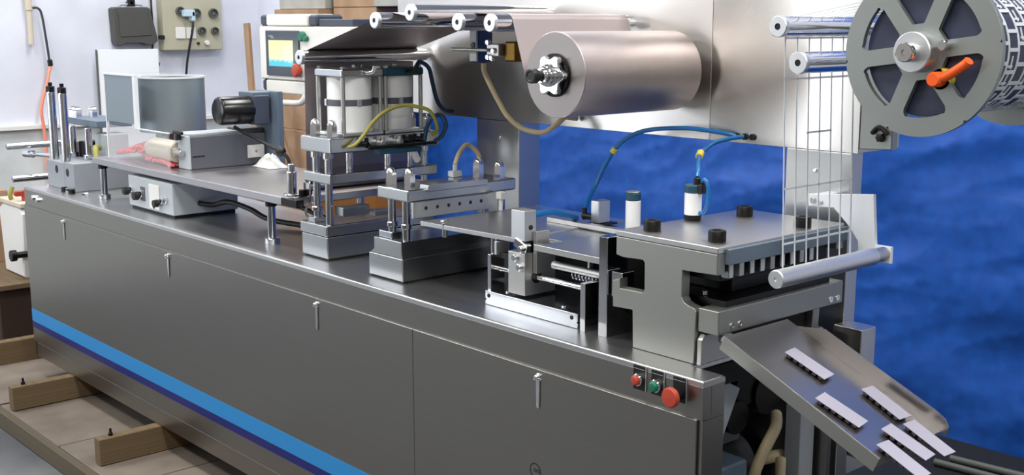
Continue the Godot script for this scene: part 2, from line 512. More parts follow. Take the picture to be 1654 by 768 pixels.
# ---------------------------------------------------------------- the machine's cabinet
func cabinet() -> void:
	var x0 := -4.28
	var t := thing("machine_cabinet", "long brushed steel cabinet with a two-tone blue stripe under the whole packing machine", "cabinet", V(-2.14, 0.196, -0.31))
	obj("top_plate", MB.new().prism([[x0, 0.0], [0.0, 0.0], [0.0, 0.078], [-0.10, 0.078], [-0.10, 0.62], [x0, 0.62]], V(0, TOP, 0), Vector3.RIGHT, Vector3.FORWARD, V(0, -0.02, 0), 0.005), M.deck, t)
	obj("front_rail", MB.new().bb(x0, 0, 0.966, TOP - 0.0152, -0.03, 0.0, 0.001), M.panel, t)
	obj("end_panel", MB.new().bb(x0, x0 + 0.02, 0.2, 0.968, -0.62, -0.0, 0.001), M.panel, t)
	obj("back_panel", MB.new().bb(x0, -0.06, 0.2, 1.04, -0.62, -0.60, 0.001), M.panel, t)
	obj("bottom_plate", MB.new().bb(x0, -0.02, 0.196, 0.215, -0.62, -0.002, 0.001), M.panel, t)
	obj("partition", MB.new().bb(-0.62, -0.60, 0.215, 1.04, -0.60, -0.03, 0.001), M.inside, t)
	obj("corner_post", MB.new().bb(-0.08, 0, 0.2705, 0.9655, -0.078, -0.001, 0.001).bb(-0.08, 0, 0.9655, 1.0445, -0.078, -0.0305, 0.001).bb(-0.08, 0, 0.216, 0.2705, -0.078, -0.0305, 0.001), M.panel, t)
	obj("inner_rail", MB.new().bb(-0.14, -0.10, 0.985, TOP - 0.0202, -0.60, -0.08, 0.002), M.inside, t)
	var doors := [[x0, -1.0853], [-1.0848, -0.012]]
	for d in doors:
		var dr := obj("door_panel", MB.new().bb(d[0], d[1], 0.275, 0.968, 0.0, 0.007, 0.003), M.panel, t)
		obj("light_stripe", MB.new().bb(d[0] + 0.0002, d[1] - 0.0002, 0.378, 0.443, 0.007, 0.0075, 0.0), M.stripelight, dr)
		obj("dark_stripe", MB.new().bb(d[0] + 0.0002, d[1] - 0.0002, 0.346, 0.378, 0.007, 0.0075, 0.0), M.stripedark, dr)
		for lx in [-0.539, -1.605, -2.69, -3.768]:
			if lx < d[0] or lx > d[1]: continue
			var la := obj("door_latch", MB.new().lathe(V(lx, 0.949, 0.007), Vector3.BACK, [[0.0, 0.0], [0.0095, 0.0], [0.0095, 0.002], [0.006, 0.003], [0.006, 0.012], [0.0045, 0.014], [0.0, 0.014]], 16).bb(lx - 0.012, lx + 0.012, 0.938, 0.943, 0.007, 0.016, 0.001), M.chrome, dr)
			obj("latch_blade", MB.new().prism([[lx - 0.0075, 0.94], [lx + 0.0075, 0.94], [lx + 0.006, 0.868], [lx + 0.003, 0.862], [lx - 0.003, 0.862], [lx - 0.006, 0.868]], V(0, 0, 0.011), Vector3.RIGHT, Vector3.UP, V(0, 0, -0.0038), 0.0015), M.chrome, la)
	obj("skirt", MB.new().bb(x0, 0, 0.196, 0.270, -0.03, 0.0, 0.003), M.panel, t)
	var em := MB.new().lathe(V(-0.55, 0.687, 0.0072), Vector3.BACK, [[0.0175, 0.0], [0.0175, 0.0004], [0.0215, 0.0004], [0.0215, 0.0]], 32)  # dark ring and loops painted on the door as a reflection in its steel
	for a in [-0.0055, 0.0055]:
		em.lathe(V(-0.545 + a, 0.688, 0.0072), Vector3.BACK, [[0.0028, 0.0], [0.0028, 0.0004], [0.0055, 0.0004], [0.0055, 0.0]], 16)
	tag(obj("painted_reflection", em, M.painted_reflection, t), "faint dark ring painted as a reflection in the panel")
	# the two small fittings at the infeed end of the rail
	for k in [[-4.15, 1.017], [-4.094, 1.011]]:
		obj("rail_bolt", MB.new().hex(V(k[0], k[1], 0.0), V(k[0], k[1], 0.012), 0.013), M.nut, t)
	# push buttons
	var bs := [[-0.193, 1.021, 0.013, "red push button", M.red], [-0.136, 1.019, 0.0135, "green push button", M.green], [-0.069, 1.013, 0.0235, "red mushroom stop button", M.red]]
	for k in 3:
		var b: Array = bs[k]
		var pl := obj("button_plate", MB.new().bb(b[0] - 0.019, b[0] + 0.022, 0.995, 1.0545, 0.0, 0.002, 0.0008), M.black, t)
		tag(pl, "black legend plate with silver rim")
		obj("plate_rim", MB.new().bb(b[0] + 0.0205, b[0] + 0.023, 0.995, 1.0545, 0.0005, 0.0035, 0.0005).bb(b[0] - 0.016, b[0] + 0.017, 1.046, 1.0475, 0.002, 0.0024, 0.0), M.alu, pl)
		var pb: MeshInstance3D
		var c := V(b[0], b[1], 0.0)
		if k < 2:
			obj("button_ring", MB.new().lathe(c, Vector3.BACK, [[0.0, 0.0], [b[2] + 0.002, 0.0], [b[2] + 0.002, 0.010], [b[2], 0.012], [0.0, 0.012]], 24), M.chrome, pl)
			pb = obj("button_cap", MB.new().lathe(c, Vector3.BACK, [[0.0, 0.011], [b[2] - 0.001, 0.011], [b[2] - 0.001, 0.018], [b[2] - 0.004, 0.021], [0.0, 0.022]], 24), b[4], pl)
		else:
			obj("button_ring", MB.new().cyl(c, c + V(0, 0, 0.026), 0.012), M.black, pl)
			pb = obj("button_cap", MB.new().lathe(c, Vector3.BACK, [[0.0, 0.024], [0.019, 0.024], [0.0235, 0.027], [0.0235, 0.035], [0.021, 0.039], [0.0, 0.0405]], 28), b[4], pl)
		tag(pb, b[3])

# ---------------------------------------------------------------- the timber skid under the machine
func pallet() -> void:
	var t := thing("timber_skid", "pale timber shipping skid under the machine, plank deck with crosswise beams", "skid", V(-2.5, 0.0, -0.3))
	var xs := [-6.2, -5.45, -4.62, -3.95, -3.22, -2.62, -1.9, -1.2, -0.5, 0.2]
	for i in xs.size() - 1:
		obj("plank", MB.new().bb(xs[i] + 0.006, xs[i + 1] - 0.006, 0.058 + 0.004 * (i % 2), 0.08 + 0.002 * (i % 3), -1.0, 0.30, 0.004), M.ply, t)
	for s in [[-6.2, -4.1], [-4.09, -1.9], [-1.89, 0.2]]:
		obj("edge_board", MB.new().bb(s[0], s[1], 0.0, 0.082, 0.30, 0.335, 0.006), M.plyedge, t)
		obj("bearer", MB.new().bb(s[0], s[1], 0.0, 0.058, -0.9, -0.82, 0.004), M.plyedge, t)
	for b in [[-2.863, 0.264], [-3.80, 0.286], [-1.75, 0.27], [-0.6, 0.27]]:
		var bm := obj("beam", MB.new().bb(b[0] - 0.055, b[0], 0.082, 0.1955, -0.86, b[1], 0.005), M.wood, t)
		obj("beam_bolt", MB.new().hex(V(b[0] - 0.028, 0.195, b[1] - 0.06), V(b[0] - 0.028, 0.208, b[1] - 0.06), 0.010).cyl(V(b[0] - 0.028, 0.2, b[1] - 0.06), V(b[0] - 0.028, 0.226, b[1] - 0.06), 0.005), M.darksteel, bm)
	obj("beam", MB.new().bb(-4.66, -4.60, 0.082, 0.205, -0.86, 0.30, 0.005), M.wood, t)

# ---------------------------------------------------------------- tower casing behind the line, with its columns
func tower() -> void:
	var t := thing("tower_casing", "tall brushed steel casing on two columns behind the stations, carrying rollers and rolls", "machine housing", V(-1.1, 0.2, -0.8))
	obj("front_plate", MB.new().bb(-2.10, -0.5705, 1.517, 2.09, -0.715, -0.70, 0.0015), M.tower, t)
	obj("front_plate", MB.new().bb(-0.57, -0.075, 1.517, 2.09, -0.715, -0.70, 0.0015), M.towersatin, t)
	obj("back_plate", MB.new().bb(-2.10, -0.075, 1.517, 2.09, -0.90, -0.885, 0.003), M.tower, t)
	obj("bottom_plate", MB.new().bb(-2.09, -0.08, 1.518, 1.53, -0.885, -0.715, 0.001), M.tower, t)
	obj("end_plate", MB.new().bb(-0.092, -0.076, 1.53, 2.09, -0.886, -0.714, 0.001), M.tower, t)
	obj("end_plate", MB.new().bb(-2.099, -2.085, 1.53, 2.09, -0.886, -0.714, 0.001), M.tower, t)
	obj("top_plate", MB.new().bb(-2.09, -0.09, 2.078, 2.09, -0.885, -0.715, 0.001), M.tower, t)
	obj("column", MB.new().bb(-1.633, -1.405, 0.2, 1.517, -0.80, -0.70, 0.003), M.steel, t)
	obj("column", MB.new().bb(-0.300, -0.093, 0.2, 1.517, -0.755, -0.70, 0.003), M.steel, t)
	obj("column_foot", MB.new().bb(-0.092, -0.005, 0.9, 1.063, -0.72, -0.65, 0.003), M.steel, t)
	for p in [[-1.503, 1.457], [-0.203, 1.463]]:
		obj("column_screw", MB.new().cyl(V(p[0], p[1], -0.70), V(p[0], p[1], -0.694), 0.006, 12), M.nut, t)
	for p in [[-0.135, 1.985], [-0.135, 1.958]]:
		obj("plate_bolt", MB.new().hex(V(p[0], p[1], -0.70), V(p[0], p[1], -0.688), 0.009), M.darksteel, t)
	for k in 3:
		var c := V(-0.468 + 0.027 * k, 1.536 + 0.0005 * k, -0.70)
		obj("air_port", MB.new().lathe(c, Vector3.BACK, [[0.0, 0.004], [0.006, 0.004], [0.006, 0.006], [0.0095, 0.006], [0.0095, 0.0]], 16), M.slot, t)

# ---------------------------------------------------------------- forming station at the infeed end
func forming_station() -> void:
	var t := thing("forming_station", "grey painted forming station at the infeed end with two tall bright guide posts", "machine station", V(-4.05, TOP, -0.3))
	obj("base_block", MB.new().bb(-4.225, -4.003, TOP, 1.19, -0.48, -0.10, 0.003), M.greypaint, t)
	obj("base_block", MB.new().bb(-4.0, -3.885, TOP, 1.195, -0.48, -0.10, 0.003), M.greypaint, t)
	for p in [[-4.10, 1.152], [-3.965, 1.147]]:
		obj("socket_hole", MB.new().lathe(V(p[0], p[1], -0.10), Vector3.BACK, [[0.0, 0.0005], [0.017, 0.0005], [0.020, 0.0]], 20), M.slot, t)
	for p in [-4.192, -4.045]:
		var q := obj("guide_post", MB.new().cyl(V(p, 1.19, -0.13), V(p, 1.52, -0.13), 0.021, 24), M.polish, t)
		obj("post_nut", MB.new().hex(V(p, 1.52, -0.13), V(p, 1.548, -0.13), 0.022).cyl(V(p, 1.548, -0.13), V(p, 1.566, -0.13), 0.010, 14), M.darksteel, q)
	obj("upper_plate", MB.new().bb(-4.42, -4.02, 1.345, 1.378, -0.46, -0.28, 0.003), M.bluegrey, t)
	for p in [[-4.375, -0.31], [-4.31, -0.30], [-4.28, -0.37]]:
		obj("dome_nut", MB.new().lathe(V(p[0], 1.378, p[1]), Vector3.UP, [[0.0, 0.0], [0.026, 0.0], [0.026, 0.03], [0.022, 0.045], [0.012, 0.056], [0.0, 0.058]], 6, true), M.nut, t)
	for p in [[-4.235, -0.24], [-4.06, -0.25]]:
		obj("short_column", MB.new().cyl(V(p[0], 1.19, p[1]), V(p[0], 1.345, p[1]), 0.018, 20).cyl(V(p[0], 1.19, p[1]), V(p[0], 1.215, p[1]), 0.028, 20), M.polish, t)
	obj("heater_block", MB.new().bb(-4.11, -3.98, 1.1955, 1.315, -0.42, -0.30, 0.006), M.palepaint, t)
	obj("mould_block", MB.new().bb(-4.215, -4.125, 1.1905, 1.27, -0.40, -0.26, 0.004), M.darksteel, t)
	obj("yellow_cover", MB.new().tube([V(-3.90, 1.212, -0.22), V(-3.93, 1.245, -0.23), V(-3.975, 1.258, -0.25), V(-4.0, 1.25, -0.28)], 0.014, 8), M.yellowhose, t)
	for r in [[-4.43, 1.243, 0.02, -0.26, 0.016], [-4.38, 1.085, 0.02, -0.24, 0.017]]:
		var s := solo("infeed_roller", MB.new().lathe(V(r[0], r[1], r[2]), Vector3.FORWARD, [[0.0, 0.004], [0.006, 0.004], [0.006, 0.0], [r[4] - 0.002, 0.0], [r[4], 0.002], [r[4], 0.30], [0.0, 0.30]], 24), M.polish, "bright steel infeed roller sticking out past the cabinet end, %s" % ("level with the forming block's top" if r[1] > 1.2 else "low beside the cabinet's top edge"), "roller", "infeed rollers")
		var br := MB.new().bb(r[0] - 0.02, -4.27, r[1] - 0.018, r[1] + 0.018, r[2] - 0.30, r[2] - 0.27, 0.002)
		if r[1] < 1.2: br = MB.new().bb(r[0] - 0.02, -4.2815, r[1] - 0.10, r[1] + 0.018, r[2] - 0.30, r[2] - 0.27, 0.002)
		else: br = MB.new().bb(r[0] - 0.02, -4.2265, r[1] - 0.06, r[1] + 0.018, r[2] - 0.30, r[2] - 0.27, 0.002)
		obj("roller_bracket", br, M.greypaint, s)
	obj("clamp_arm", MB.new().cyl(V(-4.44, 1.2, -0.085), V(-4.23, 1.2, -0.16), 0.011, 16).cyl(V(-4.46, 1.2, -0.078), V(-4.40, 1.2, -0.099), 0.019, 16), M.polish, t)
	for k in [[-3.90, M.nut], [-3.86, M.darksteel], [-3.70, M.nut], [-3.95, M.darksteel]]:
		obj("clamp_nut", MB.new().hex(V(k[0], TOP, -0.075), V(k[0], TOP + 0.022, -0.075), 0.016), k[1], t)

# ---------------------------------------------------------------- feeder table with hopper, tablets and vibrator
func feeder() -> void:
	var t := thing("feeder_table", "long flat steel feeder table raised on round legs between forming and sealing stations", "table", V(-2.7, TOP, -0.33))
	obj("table_plate", MB.new().bb(-3.66, -1.955, 1.219, 1.2492, -0.60, -0.10, 0.004), M.table, t)
	obj("drive_case", MB.new().bb(-3.80, -3.36, TOP + 0.001, 1.2185, -0.59, -0.42, 0.003), M.black, t)
	for p in [[-2.117, -0.131], [-3.60, -0.125], [-2.117, -0.52], [-3.55, -0.52]]:
		var l := obj("leg", MB.new().cyl(V(p[0], TOP, p[1]), V(p[0], 1.219, p[1]), 0.015, 24), M.polish, t)
		obj("leg_foot", MB.new().cyl(V(p[0], TOP, p[1]), V(p[0], TOP + 0.022, p[1]), 0.027, 28), M.polish, l)
		obj("leg_cap", MB.new().cyl(V(p[0], 1.199, p[1]), V(p[0], 1.219, p[1]), 0.021, 24), M.darksteel, l)
	obj("table_post", MB.new().cyl(V(-2.0, 1.25, -0.15), V(-2.0, 1.335, -0.15), 0.018, 24).cyl(V(-2.0, 1.335, -0.15), V(-2.0, 1.362, -0.15), 0.012, 20), M.polish, t)
	obj("table_foot", MB.new().cyl(V(-2.0, 1.25, -0.15), V(-2.0, 1.256, -0.15), 0.03, 24), M.polish, t)
	obj("clamp_screw", MB.new().cyl(V(-1.96, 1.262, -0.18), V(-1.93, 1.262, -0.18), 0.012, 14).hex(V(-1.95, 1.25, -0.16), V(-1.95, 1.275, -0.16), 0.012), M.darksteel, t)
	obj("end_block", MB.new().bb(-1.985, -1.88, 1.221, 1.249, -0.125, -0.094, 0.002), M.darksteel, t)
	# control box under the table
	var c := thing("vibrator_box", "pale grey control box standing under the feeder table, with black knobs on its front", "control box", V(-3.06, TOP, -0.25))
	obj("housing", MB.new().bb(-3.285, -2.86, TOP + 0.012, 1.205, -0.40, -0.104, 0.004), M.palepaint, c)
	obj("base_gap", MB.new().bb(-3.275, -2.87, TOP, TOP + 0.012, -0.39, -0.114, 0.0), M.slot, c)
	obj("face_plate", MB.new().bb(-3.075, -2.98, TOP + 0.022, 1.185, -0.104, -0.1, 0.0015), M.white, c)
	obj("switch_plate", MB.new().bb(-3.16, -3.12, 1.105, 1.165, -0.104, -0.1005, 0.001), M.slate, c)
	for k in [[-3.262, 1.135, 0.017], [-3.165, 1.125, 0.019], [-2.972, 1.115, 0.016]]:
		var kb := obj("knob", MB.new().lathe(V(k[0], k[1], -0.104), Vector3.BACK, [[0.0, 0.0], [k[2] * 0.6, 0.0], [k[2] * 0.6, 0.012], [k[2], 0.014], [k[2] * 0.9, 0.034], [0.0, 0.035]], 18), M.black, c)
		obj("knob_collar", MB.new().cyl(V(k[0] + 0.012, k[1] + 0.01, -0.104), V(k[0] + 0.012, k[1] + 0.01, -0.095), k[2] * 0.9, 16), M.nut, kb)
	obj("indicator", MB.new().cyl(V(-3.03, 1.093, -0.101), V(-3.03, 1.093, -0.096), 0.008, 12), M.black, c)
	obj("indicator", MB.new().cyl(V(-2.918, 1.135, -0.104), V(-2.918, 1.135, -0.094), 0.016, 14), M.nut, c)
	solo("vibrator_lead", MB.new().tube([V(-2.86, 1.115, -0.22), V(-2.80, 1.112, -0.25), V(-2.72, 1.13, -0.28), V(-2.58, 1.115, -0.30), V(-2.45, 1.085, -0.32), V(-2.2, 1.075, -0.40)], 0.011, 8).tube([V(-2.5, 1.195, -0.35), V(-2.38, 1.165, -0.36), V(-2.2, 1.12, -0.40), V(-2.05, 1.09, -0.45)], 0.010, 8), M.cable, "black cable plugged into the side of the pale control box under the feeder table", "cable")
	# drum hopper
	var h := thing("drum_hopper", "grey round drum hopper with a bright rim standing over the feeder table", "hopper", V(-3.30, 1.25, -0.37))
	var hc := V(-3.376, 0, -0.37)
	obj("drum", MB.new().lathe(V(hc.x, 1.372, hc.z), Vector3.UP, [[0.0, 0.0], [0.145, 0.0], [0.145, 0.238], [0.138, 0.238], [0.138, 0.01], [0.0, 0.01]], 56), M.drum, h)
	obj("rim", MB.new().lathe(V(hc.x, 1.61, hc.z), Vector3.UP, [[0.135, 0.0], [0.148, 0.0], [0.148, 0.008], [0.135, 0.008], [0.135, 0.0]], 56), M.acrylicedge, h)
	obj("chute_neck", MB.new().bb(hc.x - 0.06, hc.x + 0.06, 1.252, 1.372, hc.z - 0.06, hc.z + 0.06, 0.003), M.drum, h)
	obj("drum_screw", MB.new().cyl(V(-3.29, 1.362, -0.285), V(-3.29, 1.374, -0.285), 0.01, 12), M.darksteel, h)
	# acrylic hood
	var a := thing("acrylic_hood", "clear acrylic hood with pale edges around the tablets, frosted grey above", "guard", V(-3.27, 1.25, -0.15))
	obj("side_panel", MB.new().bb(-3.575, -3.275, 1.418, 1.625, -0.152, -0.147, 0.001), M.drum, a)
	var ed := MB.new().bb(-3.58, -3.25, 1.625, 1.634, -0.158, -0.142, 0.001).bb(-3.275, -3.25, 1.40, 1.625, -0.158, -0.142, 0.001).bb(-3.58, -3.572, 1.25, 1.625, -0.156, -0.144, 0.001)
	obj("panel_edge", ed, M.acrylicedge, a)
	obj("clear_panel", MB.new().bb(-3.58, -3.574, 1.25, 1.625, -0.52, -0.158, 0.0005), M.acrylic, a)
	obj("clear_panel", MB.new().bb(-3.572, -2.96, 1.25, 1.40, -0.152, -0.147, 0.0005), M.acrylic, a)
	obj("lid_edge", MB.new().bb(-3.25, -2.96, 1.40, 1.404, -0.156, -0.144, 0.0005), M.acrylicedge, a)

	# tablets: a heap that nobody could count
	var r := RandomNumberGenerator.new()
	r.seed = 5
	var pill := MB.new().ball(Vector3.ZERO, 0.0075, 0.7, 6)
	var mesh := pill_mesh(pill)
	var mm := MultiMesh.new()
	mm.transform_format = MultiMesh.TRANSFORM_3D
	mm.mesh = mesh
	var list: Array[Transform3D] = []
	for i in 4200:
		var x := r.randf_range(-3.56, -3.02)
		var z := r.randf_range(-0.46, -0.175)
		var hh: float = 0.082 * clampf(1.0 - absf(x + 3.33) / 0.34, 0.03, 1.0) * clampf(1.15 - absf(z + 0.25) / 0.2, 0.1, 1.0)
		if Vector2(x - hc.x, z - hc.z).length() < 0.095: continue
		if x > -3.262 and absf(z + 0.215) < 0.05 and hh > 0.02: hh = 0.02
		list.append(Transform3D(Basis.from_euler(Vector3(r.randf() * TAU, r.randf() * TAU, 0)), V(x + 3.25, 0.005 + hh * r.randf_range(0.6, 1.0), z + 0.31)))
	mm.instance_count = list.size()
	for i in list.size(): mm.set_instance_transform(i, list[i])
	var mi := MultiMeshInstance3D.new()
	mi.multimesh = mm
	mi.name = "tablets"
	mi.position = V(-3.25, 1.25, -0.31)
	add_child(mi)
	tag(mi, "heap of pink tablets under the clear hood on the feeder table", "tablets", "", "stuff")
	# brush roller beside the tablets
	var b := thing("brush_roller", "cream roller with a bright end ring lying across the pink tablets", "roller", V(-3.17, 1.25, -0.2))
	obj("roller_body", MB.new().cyl(V(-3.24, 1.316, -0.215), V(-3.012, 1.316, -0.215), 0.046, 28, 0.006), M.cream, b)
	obj("end_ring", MB.new().lathe(V(-3.24, 1.316, -0.215), V(-1, 0, 0), [[0.020, 0.0], [0.044, 0.0], [0.044, 0.012], [0.020, 0.012], [0.020, 0.0]], 24), M.nut, b)
	obj("shaft", MB.new().cyl(V(-3.27, 1.316, -0.215), V(-3.004, 1.316, -0.215), 0.010, 14).bb(-3.255, -3.242, 1.25, 1.316, -0.225, -0.205), M.polish, b)
	# grey gearbox housing
	var g := thing("feeder_drive", "slate grey box on the feeder table beside the hopper, clamp on its end", "drive box", V(-3.0, 1.25, -0.38))
	obj("housing", MB.new().bb(-3.06, -2.909, 1.25, 1.386, -0.57, -0.218, 0.003), M.slate, g)
	obj("end_plate", MB.new().bb(-3.0, -2.905, 1.25, 1.39, -0.218, -0.205, 0.003), M.palepaint, g)
	obj("lid_plate", MB.new().bb(-3.06, -2.93, 1.386, 1.397, -0.46, -0.22, 0.002), M.palepaint, g)
	obj("hinge_block", MB.new().bb(-3.06, -2.93, 1.386, 1.405, -0.57, -0.47, 0.002), M.slate, g)
	obj("clamp_knob", MB.new().cyl(V(-2.965, 1.372, -0.192), V(-2.965, 1.395, -0.192), 0.012, 14).box(V(-2.965, 1.402, -0.192), V(0.075, 0.016, 0.018), 0.005), M.black, g)
	obj("clamp_lug", MB.new().cyl(V(-2.995, 1.318, -0.19), V(-2.93, 1.318, -0.19), 0.013, 14).bb(-2.998, -2.98, 1.30, 1.335, -0.2045, -0.18), M.satin, g)
	obj("slot", MB.new().bb(-2.9095, -2.908, 1.30, 1.306, -0.28, -0.225, 0.0), M.slot, g)
	obj("terminal_plate", MB.new().bb(-2.909, -2.904, 1.28, 1.335, -0.56, -0.48, 0.001), M.white, g)
	obj("terminal_screw", MB.new().cyl(V(-2.904, 1.307, -0.52), V(-2.902, 1.307, -0.52), 0.006, 10), M.satin, g)
	# motor
	var m := thing("feeder_motor", "glossy black feeder motor on a tall blue-grey bracket behind the drive box", "motor", V(-3.0, 1.25, -0.5))
	obj("motor_body", MB.new().lathe(V(-2.905, 1.487, -0.345), Vector3.FORWARD, [[0.0, 0.0], [0.05, 0.0], [0.058, 0.006], [0.060, 0.012], [0.060, 0.15], [0.0, 0.15]], 36), M.motor, m)
	obj("gearbox", MB.new().box(V(-2.905, 1.487, -0.525), V(0.12, 0.125, 0.075), 0.006), M.hmi, m)
	obj("bracket_plate", MB.new().bb(-2.985, -2.80, 1.25, 1.565, -0.60, -0.572, 0.003), M.bluegrey, m)
	obj("bracket_web", MB.new().bb(-2.985, -2.86, 1.535, 1.562, -0.6, -0.49, 0.003), M.bluegrey, m)
	var cb := thing("motor_cable", "black cable sagging from the feeder motor to a round plug at the table edge", "cable", V(-2.62, 1.25, -0.5))
	obj("lead", MB.new().tube([V(-2.905, 1.418, -0.42), V(-2.88, 1.402, -0.436), V(-2.798, 1.379, -0.452), V(-2.676, 1.345, -0.468), V(-2.625, 1.328, -0.484), V(-2.605, 1.297, -0.5), V(-2.60, 1.255, -0.50)], 0.008, 8), M.cable, cb)
	obj("plug", MB.new().ball(V(-2.633, 1.33, -0.482), 0.022, 1.0, 14), M.black, cb)
	# crumpled white plastic and small white block on the table behind
	var cr := MB.new()
	var fn := FastNoiseLite.new()
	fn.frequency = 18.0; fn.seed = 4
	for i in 12:
		for j in 10:
			var q: Array[Vector3] = []
			for e in [[0, 0], [1, 0], [1, 1], [0, 1]]:
				var x: float = -2.86 + 0.16 * (i + e[0]) / 12.0
				var z: float = -0.568 + 0.10 * (j + e[1]) / 10.0
				var edge := sin(PI * (i + e[0]) / 12.0) * sin(PI * (j + e[1]) / 10.0)
				q.append(V(x, 1.251 + edge * (0.055 + 0.03 * fn.get_noise_2d(x, z)), z))
			var nn := -(q[1] - q[0]).cross(q[2] - q[0]).normalized()
			if nn.y < 0: nn = -nn
			cr.tri(q[0], q[1], q[2], nn, nn, nn); cr.tri(q[0], q[2], q[3], nn, nn, nn)
	cr.bb(-2.84, -2.72, 1.25, 1.253, -0.56, -0.48, 0.0)
	solo("plastic_bag", cr, M.white, "crumpled white plastic bag on the feeder table beside the motor bracket", "plastic bag")

func pill_mesh(b: MB) -> ArrayMesh:
	var arr := []
	arr.resize(Mesh.ARRAY_MAX)
	arr[Mesh.ARRAY_VERTEX] = b.v; arr[Mesh.ARRAY_NORMAL] = b.n
	var am := ArrayMesh.new()
	am.add_surface_from_arrays(Mesh.PRIMITIVE_TRIANGLES, arr)
	am.surface_set_material(0, M.pink)
	return am

# ---------------------------------------------------------------- helpers shared by the two press stations
func dome_nut(parent: Node, x: float, y: float, z: float, r := 0.019, h := 0.058) -> void:
	var q := obj("dome_nut", MB.new().lathe(V(x, y, z), Vector3.UP, [[0.0, 0.0], [r, 0.0], [r, h * 0.62], [r * 0.9, h * 0.72], [0.0, h * 0.72]], 6, true), M.nut, parent)
	obj("nut_dome", MB.new().lathe(V(x, y + h * 0.70, z), Vector3.UP, [[r * 0.82, 0.0], [r * 0.75, h * 0.14], [r * 0.45, h * 0.26], [0.0, h * 0.3]], 18), M.chrome, q)

